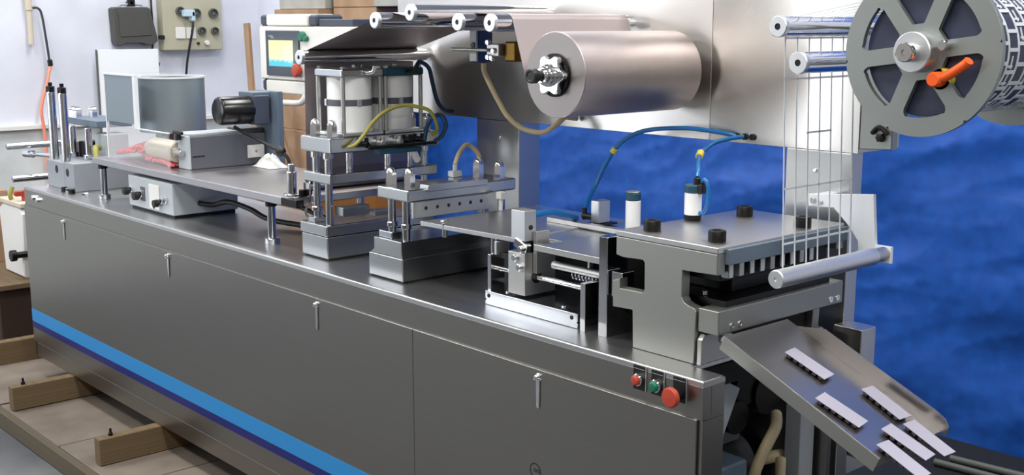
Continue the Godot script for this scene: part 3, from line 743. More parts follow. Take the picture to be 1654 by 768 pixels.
# ---------------------------------------------------------------- heat sealing press with its two air cylinders
func sealing_station() -> void:
	var t := thing("sealing_press", "bright steel sealing press under the two white air cylinders", "machine station", V(-1.77, TOP, -0.33))
	obj("lower_block", MB.new().bb(-1.868, -1.706, TOP + 0.006, 1.142, -0.56, -0.104, 0.004), M.block, t)
	obj("base_gap", MB.new().bb(-1.86, -1.71, TOP, TOP + 0.006, -0.55, -0.112, 0.0), M.slot, t)
	obj("upper_block", MB.new().bb(-1.872, -1.703, 1.143, 1.182, -0.56, -0.100, 0.005), M.block, t)
	for p in [[-1.806, -0.132], [-1.704 - 0.02, -0.128], [-1.806, -0.53], [-1.724, -0.53]]:
		var col := obj("guide_column", MB.new().cyl(V(p[0], 1.182, p[1]), V(p[0], 1.426, p[1]), 0.013, 24), M.polish, t)
		obj("column_collar", MB.new().cyl(V(p[0], 1.404, p[1]), V(p[0], 1.426, p[1]), 0.018, 24), M.polish, col)
	obj("platen", MB.new().bb(-1.852, -1.682, 1.322, 1.357, -0.56, -0.106, 0.005), M.block, t)
	obj("top_block", MB.new().bb(-1.862, -1.676, 1.426, 1.4777, -0.565, -0.106, 0.005), M.block, t)
	for p in [[-1.80, -0.128], [-1.715, -0.14], [-1.80, -0.532], [-1.715, -0.532]]: dome_nut(t, p[0], 1.478, p[1])
	obj("push_rod", MB.new().cyl(V(-1.765, 1.357, -0.24), V(-1.765, 1.426, -0.24), 0.012, 20), M.chrome, t)
	obj("push_rod", MB.new().cyl(V(-1.765, 1.357, -0.40), V(-1.765, 1.426, -0.40), 0.012, 20), M.chrome, t)
	obj("clamp_collar", MB.new().cyl(V(-1.806, 1.22, -0.132), V(-1.806, 1.236, -0.132), 0.02, 24).bb(-1.83, -1.79, 1.182, 1.20, -0.15, -0.11), M.polish, t)
	obj("clamp_lug", MB.new().bb(-1.712, -1.66, 1.214, 1.246, -0.25, -0.14, 0.003).bb(-1.70, -1.65, 1.205, 1.225, -0.34, -0.26, 0.003), M.block, t)
	obj("gauge_ring", MB.new().lathe(V(-1.855, 1.21, -0.15), V(1, 0, 0.6), [[0.026, 0.0], [0.034, 0.0], [0.034, 0.008], [0.026, 0.008], [0.026, 0.0]], 24), M.polish, t)
	obj("side_bracket", MB.new().bb(-1.676, -1.64, 1.415, 1.43, -0.46, -0.28, 0.002), M.tealpaint, t)
	for k in [[-0.235, M.darksteel, 0.010], [-0.30, M.satin, 0.011], [-0.37, M.satin, 0.014], [-0.42, M.blackmetal, 0.014], [-0.47, M.darksteel, 0.012]]:
		obj("air_fitting", MB.new().cyl(V(-1.676, 1.452, k[0]), V(-1.645, 1.452, k[0]), k[2], 14).cyl(V(-1.652, 1.44, k[0]), V(-1.652, 1.475, k[0]), k[2] * 0.7, 12), k[1], t)
	obj("manifold", MB.new().cyl(V(-1.636, 1.442, -0.23), V(-1.636, 1.442, -0.52), 0.006, 14), M.darksteel, t)
	obj("sensor_lug", MB.new().box(V(-1.655, 1.40, -0.44), V(0.02, 0.05, 0.02), 0.003, Basis(Vector3.RIGHT, 0.5)), M.white, t)
	# the two air cylinders, one behind the other
	for k in 2:
		var cz := -0.246 - 0.172 * k
		var cx := -1.765
		var a := thing("air_cylinder", ["white air cylinder with a grey band standing nearest the outer end of the sealing press", "white air cylinder with a grey band behind its twin, beside the yellow hose"][k], "air cylinder", V(cx, 1.478, cz), "air cylinders on the sealing press")
		obj("barrel", MB.new().cyl(V(cx, 1.49, cz), V(cx, 1.676, cz), 0.076, 48, 0.002), M.barrel, a)
		var bd := MB.new().lathe(V(cx, 1.578, cz), Vector3.UP, [[0.0762, 0.0], [0.0775, 0.001], [0.0775, 0.021], [0.0762, 0.022]], 48)
		obj("band", bd, M.slate, a)
		obj("band_clip", MB.new().box(V(cx + 0.078, 1.589, cz + 0.012), V(0.008, 0.024, 0.016), 0.002), M.alu, a)
		obj("band_clip", MB.new().box(V(cx - 0.03, 1.589, cz + 0.074), V(0.012, 0.024, 0.008), 0.002), M.alu, a)
		obj("bottom_cap", MB.new().bb(cx - 0.083, cx + 0.083, 1.478, 1.491, cz - 0.083, cz + 0.083, 0.004), M.alu, a)
		obj("top_cap", MB.new().bb(cx - 0.085, cx + 0.085, 1.675, 1.703, cz - 0.085, cz + 0.085, 0.006), M.block if k == 0 else M.tealpaint, a)
		for s in [[-1, -1], [-1, 1], [1, -1], [1, 1]]:
			var r := obj("tie_rod", MB.new().cyl(V(cx + s[0] * 0.075, 1.49, cz + s[1] * 0.075), V(cx + s[0] * 0.075, 1.676, cz + s[1] * 0.075), 0.0075, 14), M.satin, a)
			obj("rod_nut", MB.new().hex(V(cx + s[0] * 0.071, 1.703, cz + s[1] * 0.071), V(cx + s[0] * 0.071, 1.712, cz + s[1] * 0.071), 0.010), M.nut, r)
	for k in 2:
		var cz := -0.246 - 0.172 * k
		var f := solo("hose_elbow", MB.new().tube([V(-1.678, 1.69, cz - 0.01), V(-1.66, 1.69, cz - 0.012), V(-1.648, 1.695, cz - 0.02), V(-1.645, 1.711, cz - 0.025)], 0.008, 8), M.chrome if k == 0 else M.black, ["bright hose elbow on the cap of the front white air cylinder", "black hose elbow on the cap of the rear white air cylinder"][k], "hose fitting", "hose elbows on the air cylinders")

# ---------------------------------------------------------------- cooling press
func cooling_station() -> void:
	var t := thing("cooling_press", "low bright steel press with domed nuts between the sealing press and the flat guide table", "machine station", V(-1.33, TOP, -0.33))
	obj("lower_block", MB.new().bb(-1.436, -1.255, TOP + 0.006, 1.138, -0.56, -0.085, 0.003), M.block, t)
	obj("base_gap", MB.new().bb(-1.43, -1.26, TOP, TOP + 0.006, -0.55, -0.092, 0.0), M.slot, t)
	obj("upper_block", MB.new().prism([[-1.431, 1.138], [-1.258, 1.138], [-1.262, 1.152], [-1.262, 1.19], [-1.408, 1.19], [-1.408, 1.152]], V(0, 0, -0.087), Vector3.RIGHT, Vector3.UP, V(0, 0, -0.47), 0.002), M.block, t)
	for p in [[-1.345, -0.115], [-1.278, -0.120], [-1.36, -0.50], [-1.27, -0.50]]:
		var col := obj("guide_column", MB.new().cyl(V(p[0], 1.19, p[1]), V(p[0], 1.317, p[1]), 0.013, 24), M.polish, t)
		obj("column_collar", MB.new().cyl(V(p[0], 1.228, p[1]), V(p[0], 1.243, p[1]), 0.0175, 24), M.polish, col)
	obj("lower_clamp", MB.new().bb(-1.40, -1.33, 1.19, 1.212, -0.14, -0.10, 0.003), M.polish, t)
	obj("top_block", MB.new().bb(-1.388, -1.226, 1.317, 1.355, -0.53, -0.088, 0.0055), M.block, t)
	for p in [[-1.352, -0.118], [-1.300, -0.150]]: dome_nut(t, p[0], 1.355, p[1])
	for p in [[-1.374, -0.49], [-1.268, -0.49]]: dome_nut(t, p[0], 1.355, p[1])
	obj("pressure_bar", MB.new().bb(-1.262, -1.216, 1.345, 1.366, -0.40, -0.16, 0.003), M.block, t)
	var hp := obj("punched_strip", MB.new().bb(-1.2265, -1.214, 1.268, 1.318, -0.40, -0.10, 0.002), M.steel, t)
	for k in 6:
		var c := V(-1.214, 1.297, -0.148 - 0.044 * k)
		obj("strip_hole", MB.new().lathe(c, Vector3.RIGHT, [[0.0, 0.0006], [0.0048, 0.0006], [0.006, 0.0]], 14), M.slot, hp)
	obj("hose_bracket", MB.new().bb(-1.40, -1.37, 1.355, 1.375, -0.42, -0.38, 0.003).cyl(V(-1.385, 1.375, -0.40), V(-1.385, 1.395, -0.40), 0.008, 12), M.palepaint, t)

# ---------------------------------------------------------------- flat guide table and rails towards the punch
func guide_table() -> void:
	var t := thing("guide_table", "flat polished guide table with rails running from the cooling press to the punch", "table", V(-0.8, TOP, -0.35))
	obj("table_plate", MB.new().prism([[-1.20, 0.115], [-0.80, 0.145], [-0.80, 0.60], [-1.20, 0.60]], V(0, 1.262, 0), Vector3.RIGHT, Vector3.FORWARD, V(0, -0.014, 0), 0.0015), M.deck, t)
	obj("table_plate", MB.new().bb(-0.692, -0.438, 1.246, 1.258, -0.60, -0.135, 0.0015).bb(-0.799, -0.692, 1.246, 1.258, -0.60, -0.222, 0.0015), M.deck, t)
	obj("side_rail", MB.new().bb(-0.69, -0.438, 1.246, 1.264, -0.134, -0.112, 0.002), M.steel, t)
	obj("side_rail", MB.new().bb(-0.94, -0.438, 1.262, 1.276, -0.42, -0.395, 0.002), M.satin, t)
	obj("under_rail", MB.new().cyl(V(-0.66, 1.205, -0.16), V(-0.438, 1.205, -0.16), 0.011, 18), M.satin, t)
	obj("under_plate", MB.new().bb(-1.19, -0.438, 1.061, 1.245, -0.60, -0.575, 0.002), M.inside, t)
	obj("spring", spring(V(-0.62, 1.178, -0.2), V(-0.503, 1.178, -0.2), 0.012, 9), M.nut, t)
	for p in [[-1.12, -0.55], [-0.9, -0.55], [-0.95, -0.2]]:
		obj("leg", MB.new().cyl(V(p[0], TOP, p[1]), V(p[0], 1.248, p[1]), 0.014, 18), M.polish, t)
	obj("pin_screw", MB.new().cyl(V(-1.10, 1.225, -0.13), V(-1.10, 1.27, -0.13), 0.008, 12).cyl(V(-1.10, 1.268, -0.13), V(-1.10, 1.276, -0.13), 0.014, 14), M.nut, t)
	solo("white_pin", MB.new().cyl(V(-1.19, 1.2625, -0.43), V(-1.19, 1.299, -0.43), 0.0065, 16).box(V(-1.19, 1.311, -0.43), V(0.026, 0.025, 0.026), 0.004), M.white, "small white plastic peg with a square head standing on the flat guide table", "peg")
	# air parts standing on the table
	var c := thing("index_cylinder", "slim white air cylinder with a dark cap standing at the guide table end", "air cylinder", V(-0.655, 1.258, -0.47), "slim air cylinders near the punch")
	obj("barrel", MB.new().cyl(V(-0.655, 1.258, -0.47), V(-0.655, 1.352, -0.47), 0.022, 28), M.barrel, c)
	obj("cap", MB.new().cyl(V(-0.655, 1.352, -0.47), V(-0.655, 1.376, -0.47), 0.022, 28, 0.003), M.tealpaint, c)
	obj("cap_lid", MB.new().cyl(V(-0.655, 1.376, -0.47), V(-0.655, 1.379, -0.47), 0.0205, 28, 0.001), M.alu, c)
	var v := thing("valve_block", "small silver valve block with a blue hose at its side, standing on the guide table", "valve", V(-0.80, 1.258, -0.485))
	obj("body", MB.new().box(V(-0.80, 1.301, -0.485), V(0.034, 0.068, 0.05), 0.003), M.alu, v)
	obj("fitting", MB.new().cyl(V(-0.817, 1.281, -0.478), V(-0.865, 1.281, -0.478), 0.010, 14).cyl(V(-0.86, 1.27, -0.478), V(-0.86, 1.305, -0.478), 0.008, 12), M.black, v)
	obj("base", MB.new().bb(-0.83, -0.77, 1.2624, 1.2668, -0.53, -0.45, 0.001), M.black, v)

func spring(a: Vector3, b: Vector3, r: float, turns: int) -> MB:
	var pts := []
	for i in turns * 8 + 1:
		var t := float(i) / (turns * 8)
		pts.append(a.lerp(b, t) + V(0, cos(TAU * turns * t), sin(TAU * turns * t)) * r)
	return MB.new().tube(pts, 0.0028, 6, 1)

# ---------------------------------------------------------------- gripper that pulls the web
func gripper() -> void:
	var t := thing("web_gripper", "small steel web gripper sliding on bright rods over a slotted base", "machine station", V(-0.70, TOP, -0.2))
	var base := MB.new()
	base.prism([[-0.892, 1.0605], [-0.515, 1.0605], [-0.515, 1.072], [-0.52, 1.076], [-0.515, 1.080], [-0.515, 1.101], [-0.892, 1.101], [-0.892, 1.080], [-0.887, 1.076], [-0.892, 1.072]], V(0, 0, -0.11), Vector3.RIGHT, Vector3.UP, V(0, 0, -0.26), 0.002)
	obj("base_block", base, M.polish, t)
	for x in [-0.875, -0.537]:
		obj("base_screw", MB.new().cyl(V(x, 1.088, -0.11), V(x, 1.088, -0.1085), 0.006, 14), M.darksteel, t)
		obj("base_screw", MB.new().cyl(V(x + (0.05 if x < -0.7 else -0.06), 1.101, -0.14), V(x + (0.05 if x < -0.7 else -0.06), 1.104, -0.14), 0.008, 14), M.nut, t)
	obj("end_plate", MB.new().bb(-0.895, -0.880, 1.06, 1.205, -0.34, -0.122, 0.0015), M.chrome, t)
	obj("end_plate", MB.new().bb(-0.497, -0.478, 1.06, 1.19, -0.36, -0.10, 0.0015), M.chrome, t)
	obj("guide_rod", MB.new().cyl(V(-0.88, 1.158, -0.165), V(-0.497, 1.158, -0.165), 0.0085, 18), M.chrome, t)
	obj("guide_rod", MB.new().cyl(V(-0.88, 1.158, -0.30), V(-0.497, 1.158, -0.30), 0.0085, 18), M.chrome, t)
	obj("slide_block", MB.new().bb(-0.806, -0.735, 1.108, 1.228, -0.24, -0.122, 0.002), M.satin, t)
	obj("rod_bush", MB.new().lathe(V(-0.735, 1.158, -0.165), Vector3.RIGHT, [[0.0085, 0.002], [0.018, 0.002], [0.018, 0.0]], 20), M.black, t)
	obj("head_block", MB.new().bb(-0.793, -0.735, 1.262, 1.347, -0.165, -0.122, 0.002), M.alu, t)
	obj("neck", MB.new().bb(-0.775, -0.737, 1.226, 1.263, -0.162, -0.14, 0.002), M.darksteel, t)
	obj("jaw", MB.new().bb(-0.734, -0.718, 1.17, 1.29, -0.20, -0.15, 0.002), M.satin, t)
	obj("jaw_lever", MB.new().box(V(-0.752, 1.25, -0.128), V(0.055, 0.026, 0.022), 0.004, Basis(Vector3.BACK, -0.35)).cyl(V(-0.735, 1.243, -0.118), V(-0.735, 1.243, -0.10), 0.009, 14), M.chrome, t)
	obj("jaw_screw", MB.new().cyl(V(-0.772, 1.212, -0.122), V(-0.772, 1.212, -0.112), 0.010, 14), M.nut, t)
	obj("jaw_screw", MB.new().cyl(V(-0.752, 1.188, -0.122), V(-0.752, 1.188, -0.110), 0.010, 14), M.nut, t)
	obj("side_screw", MB.new().cyl(V(-0.735, 1.30, -0.143), V(-0.732, 1.30, -0.143), 0.007, 14), M.slot, t)
	obj("stop_plate", MB.new().bb(-0.872, -0.862, 1.205, 1.244, -0.18, -0.128, 0.0015), M.alu, t)
	obj("stop_bar", MB.new().bb(-0.88, -0.79, 1.196, 1.212, -0.17, -0.14, 0.002), M.black, t)
	solo("hose_tail", MB.new().tube([V(-0.906, 1.272, -0.478), V(-0.849, 1.281, -0.43), V(-0.80, 1.305, -0.34), V(-0.768, 1.328, -0.25), V(-0.752, 1.33, -0.167)], 0.0085, 10), M.bluehose, "short bright blue hose from the silver valve block to the gripper head", "hose", "blue air hoses")

# ---------------------------------------------------------------- punch station at the outfeed end
func punch_station() -> void:
	var t := thing("punch_station", "heavy steel punching station with notched front plate and four dark bolts on top", "machine station", V(-0.2, TOP, -0.35))
	var outline := [[-0.360, 1.334], [-0.360, 1.288], [-0.338, 1.284], [-0.271, 1.287], [-0.265, 1.281], [-0.264, 1.212], [-0.269, 1.206], [-0.345, 1.204], [-0.345, 1.229], [-0.371, 1.220], [-0.369, 1.153], [-0.302, 1.156], [-0.299, 1.0605], [-0.104, 1.0605], [-0.100, 1.188], [-0.106, 1.196], [-0.126, 1.200], [-0.139, 1.206], [-0.145, 1.216], [-0.145, 1.281], [-0.042, 1.285], [-0.043, 1.334]]
	obj("front_plate", MB.new().prism(outline, V(0, 0, -0.088), Vector3.RIGHT, Vector3.UP, V(0, 0, -0.03), 0.002), M.bead, t)
	obj("rear_plate", MB.new().prism(outline, V(0, 0, -0.57), Vector3.RIGHT, Vector3.UP, V(0, 0, -0.03), 0.002), M.bead, t)
	var tp := obj("top_plate", MB.new().bb(-0.362, -0.041, 1.3345, 1.349, -0.602, -0.089, 0.002), M.deck, t)
	for p in [[-0.297, -0.150], [-0.098, -0.155], [-0.282, -0.50], [-0.082, -0.475]]:
		obj("top_bolt", MB.new().lathe(V(p[0], 1.349, p[1]), Vector3.UP, [[0.0, 0.0], [0.0215, 0.0], [0.0215, 0.024], [0.0195, 0.027], [0.012, 0.027], [0.010, 0.020], [0.0, 0.020]], 26), M.blackmetal, tp)
	obj("die_bar", MB.new().bb(-0.080, -0.030, 1.306, 1.343, -0.60, -0.119, 0.002).bb(-0.030, -0.0285, 1.307, 1.342, -0.315, -0.312, 0.0), M.bluegrey, t)
	for k in 9:
		var z := -0.135 - 0.040 * k
		obj("die_pin", MB.new().bb(-0.062, -0.038, 1.272, 1.306, z - 0.010, z + 0.008, 0.002), M.block if k % 3 != 1 else M.satin, t)
	obj("upper_die", MB.new().bb(-0.30, -0.064, 1.26, 1.333, -0.56, -0.13, 0.002), M.darksteel, t)
	obj("lower_die", MB.new().bb(-0.26, -0.05, 1.145, 1.215, -0.56, -0.135, 0.002), M.darksteel, t)
	obj("stripper_plate", MB.new().bb(-0.29, -0.10, 1.2155, 1.2595, -0.56, -0.22, 0.002), M.darksteel, t)
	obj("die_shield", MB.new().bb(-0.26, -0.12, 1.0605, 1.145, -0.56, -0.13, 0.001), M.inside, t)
	obj("die_screw", MB.new().cyl(V(-0.125, 1.2155, -0.15), V(-0.125, 1.228, -0.15), 0.007, 12), M.nut, t)
	var arm := obj("outfeed_bar", MB.new().bb(-0.096, -0.035, 1.142, 1.200, -0.60, -0.0905, 0.003), M.bead, t)
	for z in [-0.142, -0.172, -0.545, -0.575]:
		obj("bar_screw", MB.new().lathe(V(-0.035, 1.158, z), Vector3.RIGHT, [[0.0, 0.001], [0.004, 0.001], [0.004, 0.0022], [0.008, 0.0022], [0.0085, 0.0]], 16), M.nut, arm)
	var br := obj("chute_bracket", MB.new().prism([[0.092, 1.0605], [0.215, 1.0605], [0.225, 1.075], [0.215, 1.115], [0.185, 1.134], [0.104, 1.134], [0.092, 1.122]], V(-0.083, 0, 0), Vector3.FORWARD, Vector3.UP, V(-0.016, 0, 0), 0.003), M.satin, t)
	obj("bracket_screw", MB.new().cyl(V(-0.083, 1.113, -0.165), V(-0.077, 1.113, -0.165), 0.009, 16), M.nut, br)
	obj("bracket_hole", MB.new().lathe(V(-0.083, 1.092, -0.178), Vector3.RIGHT, [[0.0, 0.0004], [0.008, 0.0004], [0.008, 0.0]], 14), M.slot, br)
	obj("side_column", MB.new().bb(-0.436, -0.405, TOP, 1.322, -0.50, -0.105, 0.002), M.chrome, t)
	obj("side_column", MB.new().bb(-0.400, -0.362, 1.17, 1.235, -0.16, -0.115, 0.002), M.chrome, t)
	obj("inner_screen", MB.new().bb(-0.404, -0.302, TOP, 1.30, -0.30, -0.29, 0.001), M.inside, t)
	# slim cylinder on the top plate
	var c := thing("punch_cylinder", "slim white air cylinder with dark end caps standing on the punch top plate", "air cylinder", V(-0.335, 1.349, -0.35), "slim air cylinders near the punch")
	var cc := V(-0.335, 1.349, -0.35)
	obj("foot_ring", MB.new().cyl(cc, cc + V(0, 0.014, 0), 0.022, 28), M.blackmetal, c)
	obj("barrel", MB.new().cyl(cc + V(0, 0.014, 0), cc + V(0, 0.072, 0), 0.0225, 28), M.barrel, c)
	obj("cap", MB.new().cyl(cc + V(0, 0.072, 0), cc + V(0, 0.094, 0), 0.0235, 28, 0.003), M.tealpaint, c)
	obj("cap_fitting", MB.new().cyl(cc + V(0.012, 0.09, 0), cc + V(0.012, 0.112, 0), 0.009, 14).box(cc + V(0.026, 0.084, 0), V(0.022, 0.026, 0.02), 0.004).cyl(cc + V(0.03, 0.094, 0), cc + V(0.03, 0.104, 0), 0.006, 12), M.black, c)
	# white bracket and guide roller under the hanging web
	var b := thing("roller_bracket", "white notched bracket plate on the column beside the punch, holding the lower guide roller", "bracket", V(-0.05, 1.26, -0.62))
	obj("plate", MB.new().prism([[-0.159, 1.412], [0.034, 1.431], [0.050, 1.262], [0.046, 1.256], [0.02, 1.252], [-0.004, 1.27], [-0.004, 1.305], [-0.028, 1.337], [-0.080, 1.384], [-0.156, 1.380]], V(0, 0, -0.606), Vector3.RIGHT, Vector3.UP, V(0, 0, -0.012), 0.0015), M.paleplastic, b)
	obj("foot", MB.new().bb(-0.158, -0.125, 1.383, 1.411, -0.70, -0.618, 0.002), M.paleplastic, b)
	obj("bolt", MB.new().cyl(V(-0.14, 1.398, -0.606), V(-0.14, 1.398, -0.597), 0.008, 14).cyl(V(-0.118, 1.394, -0.606), V(-0.118, 1.394, -0.601), 0.006, 14), M.satin, b)
	var r := thing("lower_guide_roller", "satin aluminium guide roller at the foot of the hanging web, beside the punch", "roller", V(0.074, 1.26, -0.38))
	var e := V(0.0715, 1.285, -0.155)
	obj("tube", MB.new().lathe(e, Vector3.FORWARD, [[0.0, 0.003], [0.005, 0.003], [0.005, 0.0], [0.0195, 0.0], [0.0215, 0.002], [0.0215, 0.40], [0.0, 0.40]], 32), M.alu, r)
	obj("journal", MB.new().cyl(e + V(0, 0, -0.40), e + V(0, 0, -0.452), 0.018, 28), M.satin, r)
	obj("end_lug", MB.new().prism([[0.03, 1.262], [0.0905, 1.262], [0.0905, 1.304], [0.03, 1.304]], V(0, 0, -0.6065), Vector3.RIGHT, Vector3.UP, V(0, 0, -0.0115), 0.001), M.paleplastic, r)

# ---------------------------------------------------------------- guide rollers, foil roll and the foil running over them
func roller(x: float, y: float, z0: float, r: float, label: String, long := true) -> void:
	var t := thing("guide_roller", label, "roller", V(x, y - r, (z0 - 0.7) / 2), "guide rollers on the tower plate")
	obj("tube", MB.new().lathe(V(x, y, z0 - 0.012), Vector3.FORWARD, [[0.0, 0.0], [r, 0.0], [r, 0.53], [0.012, 0.53], [0.012, 0.6875 + z0], [0.0, 0.6875 + z0]], 32), M.chrome, t)
	obj("end_ring", MB.new().lathe(V(x, y, z0), Vector3.FORWARD, [[0.0075, 0.004], [0.0075, 0.0], [r * 0.96, 0.0], [r * 1.04, 0.002], [r * 1.04, 0.012], [0.0, 0.012]], 32), M.alu, t)
	obj("shaft_end", MB.new().cyl(V(x, y, z0 - 0.008), V(x, y, z0 - 0.001), 0.0072, 16), M.darksteel, t)

func rollers_and_foil() -> void:
	var rs := [[-0.881, 1.855, "chrome guide roller over which the foil drops to the foil roll"], [-1.022, 1.857, "chrome guide roller second along from the foil roll, foil passing over it"], [-1.247, 1.885, "highest chrome guide roller, the foil passing beneath it"], [-1.430, 1.862, "chrome guide roller where the foil starts its slope down to the sealing press"], [-1.922, 1.737, "lowest chrome guide roller, in front of the control panel, the foil turning down round it"]]
	for r in rs: roller(r[0], r[1], -0.147 if r[0] < -1.6 else -0.12, 0.024, r[2])
	# the two rollers of the waste web
	roller(0.053, 1.848, -0.15, 0.0225, "upper chrome guide roller of the white waste web, high beside the spoked reel")
	roller(0.109, 1.771, -0.15, 0.0235, "chrome guide roller below the upper one, close to the spoked reel's rim")
	solo("foil_roller_stub", MB.new().cyl(V(-1.935, 1.29, -0.175), V(-1.935, 1.29, -0.60), 0.02, 20).bb(-1.954, -1.915, 1.222, 1.30, -0.176, -0.169).bb(-1.954, -1.915, 1.222, 1.30, -0.60, -0.593), M.chrome, "low roller on the feeder table end turning the foil into the sealing press", "roller")
	var c := Vector2(-0.685, 1.717)
	var R := 0.1155
	# foil web: tangents from circle to circle; s = +1 when the foil turns anticlockwise about it
	var path := [[c, R + 0.0007, -1.0], [Vector2(-0.881, 1.855), 0.0248, 1.0], [Vector2(-1.022, 1.857), 0.0248, 1.0], [Vector2(-1.247, 1.885), 0.0248, -1.0], [Vector2(-1.430, 1.862), 0.0248, 1.0], [Vector2(-1.922, 1.737), 0.0248, 1.0], [Vector2(-1.935, 1.29), 0.0204, 1.0], [Vector2(-1.881, 1.29), 0.0204, 1.0]]
	var ends := []
	for i in path.size() - 1:
		var u: Vector2 = path[i + 1][0] - path[i][0]
		var d := u.length()
		u /= d
		var k: float = -(path[i + 1][2] * path[i + 1][1] - path[i][2] * path[i][1]) / d
		var nn := u * k + Vector2(u.y, -u.x) * sqrt(1.0 - k * k)
		ends.append([path[i][0] + nn * path[i][2] * path[i][1], path[i + 1][0] + nn * path[i + 1][2] * path[i + 1][1]])
	var pts: Array[Vector2] = []
	for i in ends.size():
		if i == 0: pts.append(ends[0][0])
		else:
			var o: Vector2 = path[i][0]
			var a0: float = (ends[i - 1][1] - o).angle()
			var a1: float = (ends[i][0] - o).angle()
			var sweep: float = a1 - a0
			if path[i][2] > 0:
				while sweep < 0: sweep += TAU
			else:
				while sweep > 0: sweep -= TAU
			var steps := maxi(2, int(absf(sweep) / 0.15))
			for k in steps + 1: pts.append(o + Vector2.from_angle(a0 + sweep * k / steps) * path[i][1])
		if i == ends.size() - 1: pts.append(ends[i][1])
	var m := MB.new()
	var nr: Array[Vector2] = []
	for i in pts.size():
		var tt := (pts[mini(i + 1, pts.size() - 1)] - pts[maxi(i - 1, 0)]).normalized()
		nr.append(Vector2(tt.y, -tt.x))
	for i in pts.size() - 1:
		for s in [[1.0, 0.0002], [-1.0, -0.0002]]:
			var n0 := V(nr[i].x, nr[i].y, 0) * float(s[0])
			var n1 := V(nr[i + 1].x, nr[i + 1].y, 0) * float(s[0])
			var p0 := pts[i] + nr[i] * float(s[1])
			var p1 := pts[i + 1] + nr[i + 1] * float(s[1])
			m.quad(V(p0.x, p0.y, -0.185), V(p1.x, p1.y, -0.185), V(p1.x, p1.y, -0.655), V(p0.x, p0.y, -0.655), n0, n1, n1, n0)
	solo("foil_web", m, M.foil, "dull mauve foil web running from the roll over the rollers to the sealing press", "foil")
	# the roll on its shaft
	var t := thing("foil_roll", "big wound roll of mauve silver aluminium foil on the tower plate", "foil roll", V(c.x, c.y - R, -0.45))
	var f := V(c.x, c.y, -0.185)
	obj("winding", MB.new().lathe(f, Vector3.FORWARD, [[0.045, 0.001], [R - 0.001, 0.001], [R, 0.002], [R, 0.470], [R - 0.001, 0.471], [0.045, 0.471]], 72), M.foilroll, t)
	obj("roll_face", MB.new().lathe(f, Vector3.FORWARD, [[0.045, 0.0], [R - 0.002, 0.0], [R - 0.001, 0.001]], 72), M.rollface, t)
	obj("core", MB.new().lathe(f + V(0, 0, 0.008), Vector3.FORWARD, [[0.0, 0.003], [0.040, 0.003], [0.052, 0.0], [0.058, 0.002], [0.058, 0.012]], 40), M.darksteel, t)
	obj("shaft", MB.new().cyl(V(c.x, c.y, -0.6995), V(c.x, c.y, -0.12), 0.0135, 24).cyl(V(c.x, c.y, -0.6995), V(c.x, c.y, -0.685), 0.04, 28).cyl(V(c.x, c.y, -0.685), V(c.x, c.y, -0.657), 0.022, 24), M.chrome, t)
	var lob := []
	for k in 48:
		var a := TAU * k / 48.0
		var rr := 0.050 + 0.007 * cos(6.0 * a)
		lob.append([rr * cos(a), rr * sin(a)])
	obj("lobed_nut", MB.new().prism(lob, V(c.x, c.y, -0.160), Vector3.RIGHT, Vector3.UP, V(0, 0, -0.018), 0.003), M.nut, t)
	obj("clamp_cone", MB.new().lathe(V(c.x, c.y, -0.128), Vector3.FORWARD, [[0.0, 0.0], [0.019, 0.0], [0.021, 0.003], [0.021, 0.009], [0.018, 0.010], [0.025, 0.012], [0.025, 0.019], [0.022, 0.021], [0.030, 0.023], [0.031, 0.032], [0.0, 0.034]], 32), M.chrome, t)
	obj("shaft_knob", MB.new().lathe(V(c.x, c.y, -0.092), Vector3.FORWARD, [[0.0, 0.002], [0.011, 0.002], [0.013, 0.0], [0.018, 0.0], [0.0195, 0.003], [0.0195, 0.022], [0.014, 0.030], [0.014, 0.045], [0.0, 0.045]], 26), M.black, t)

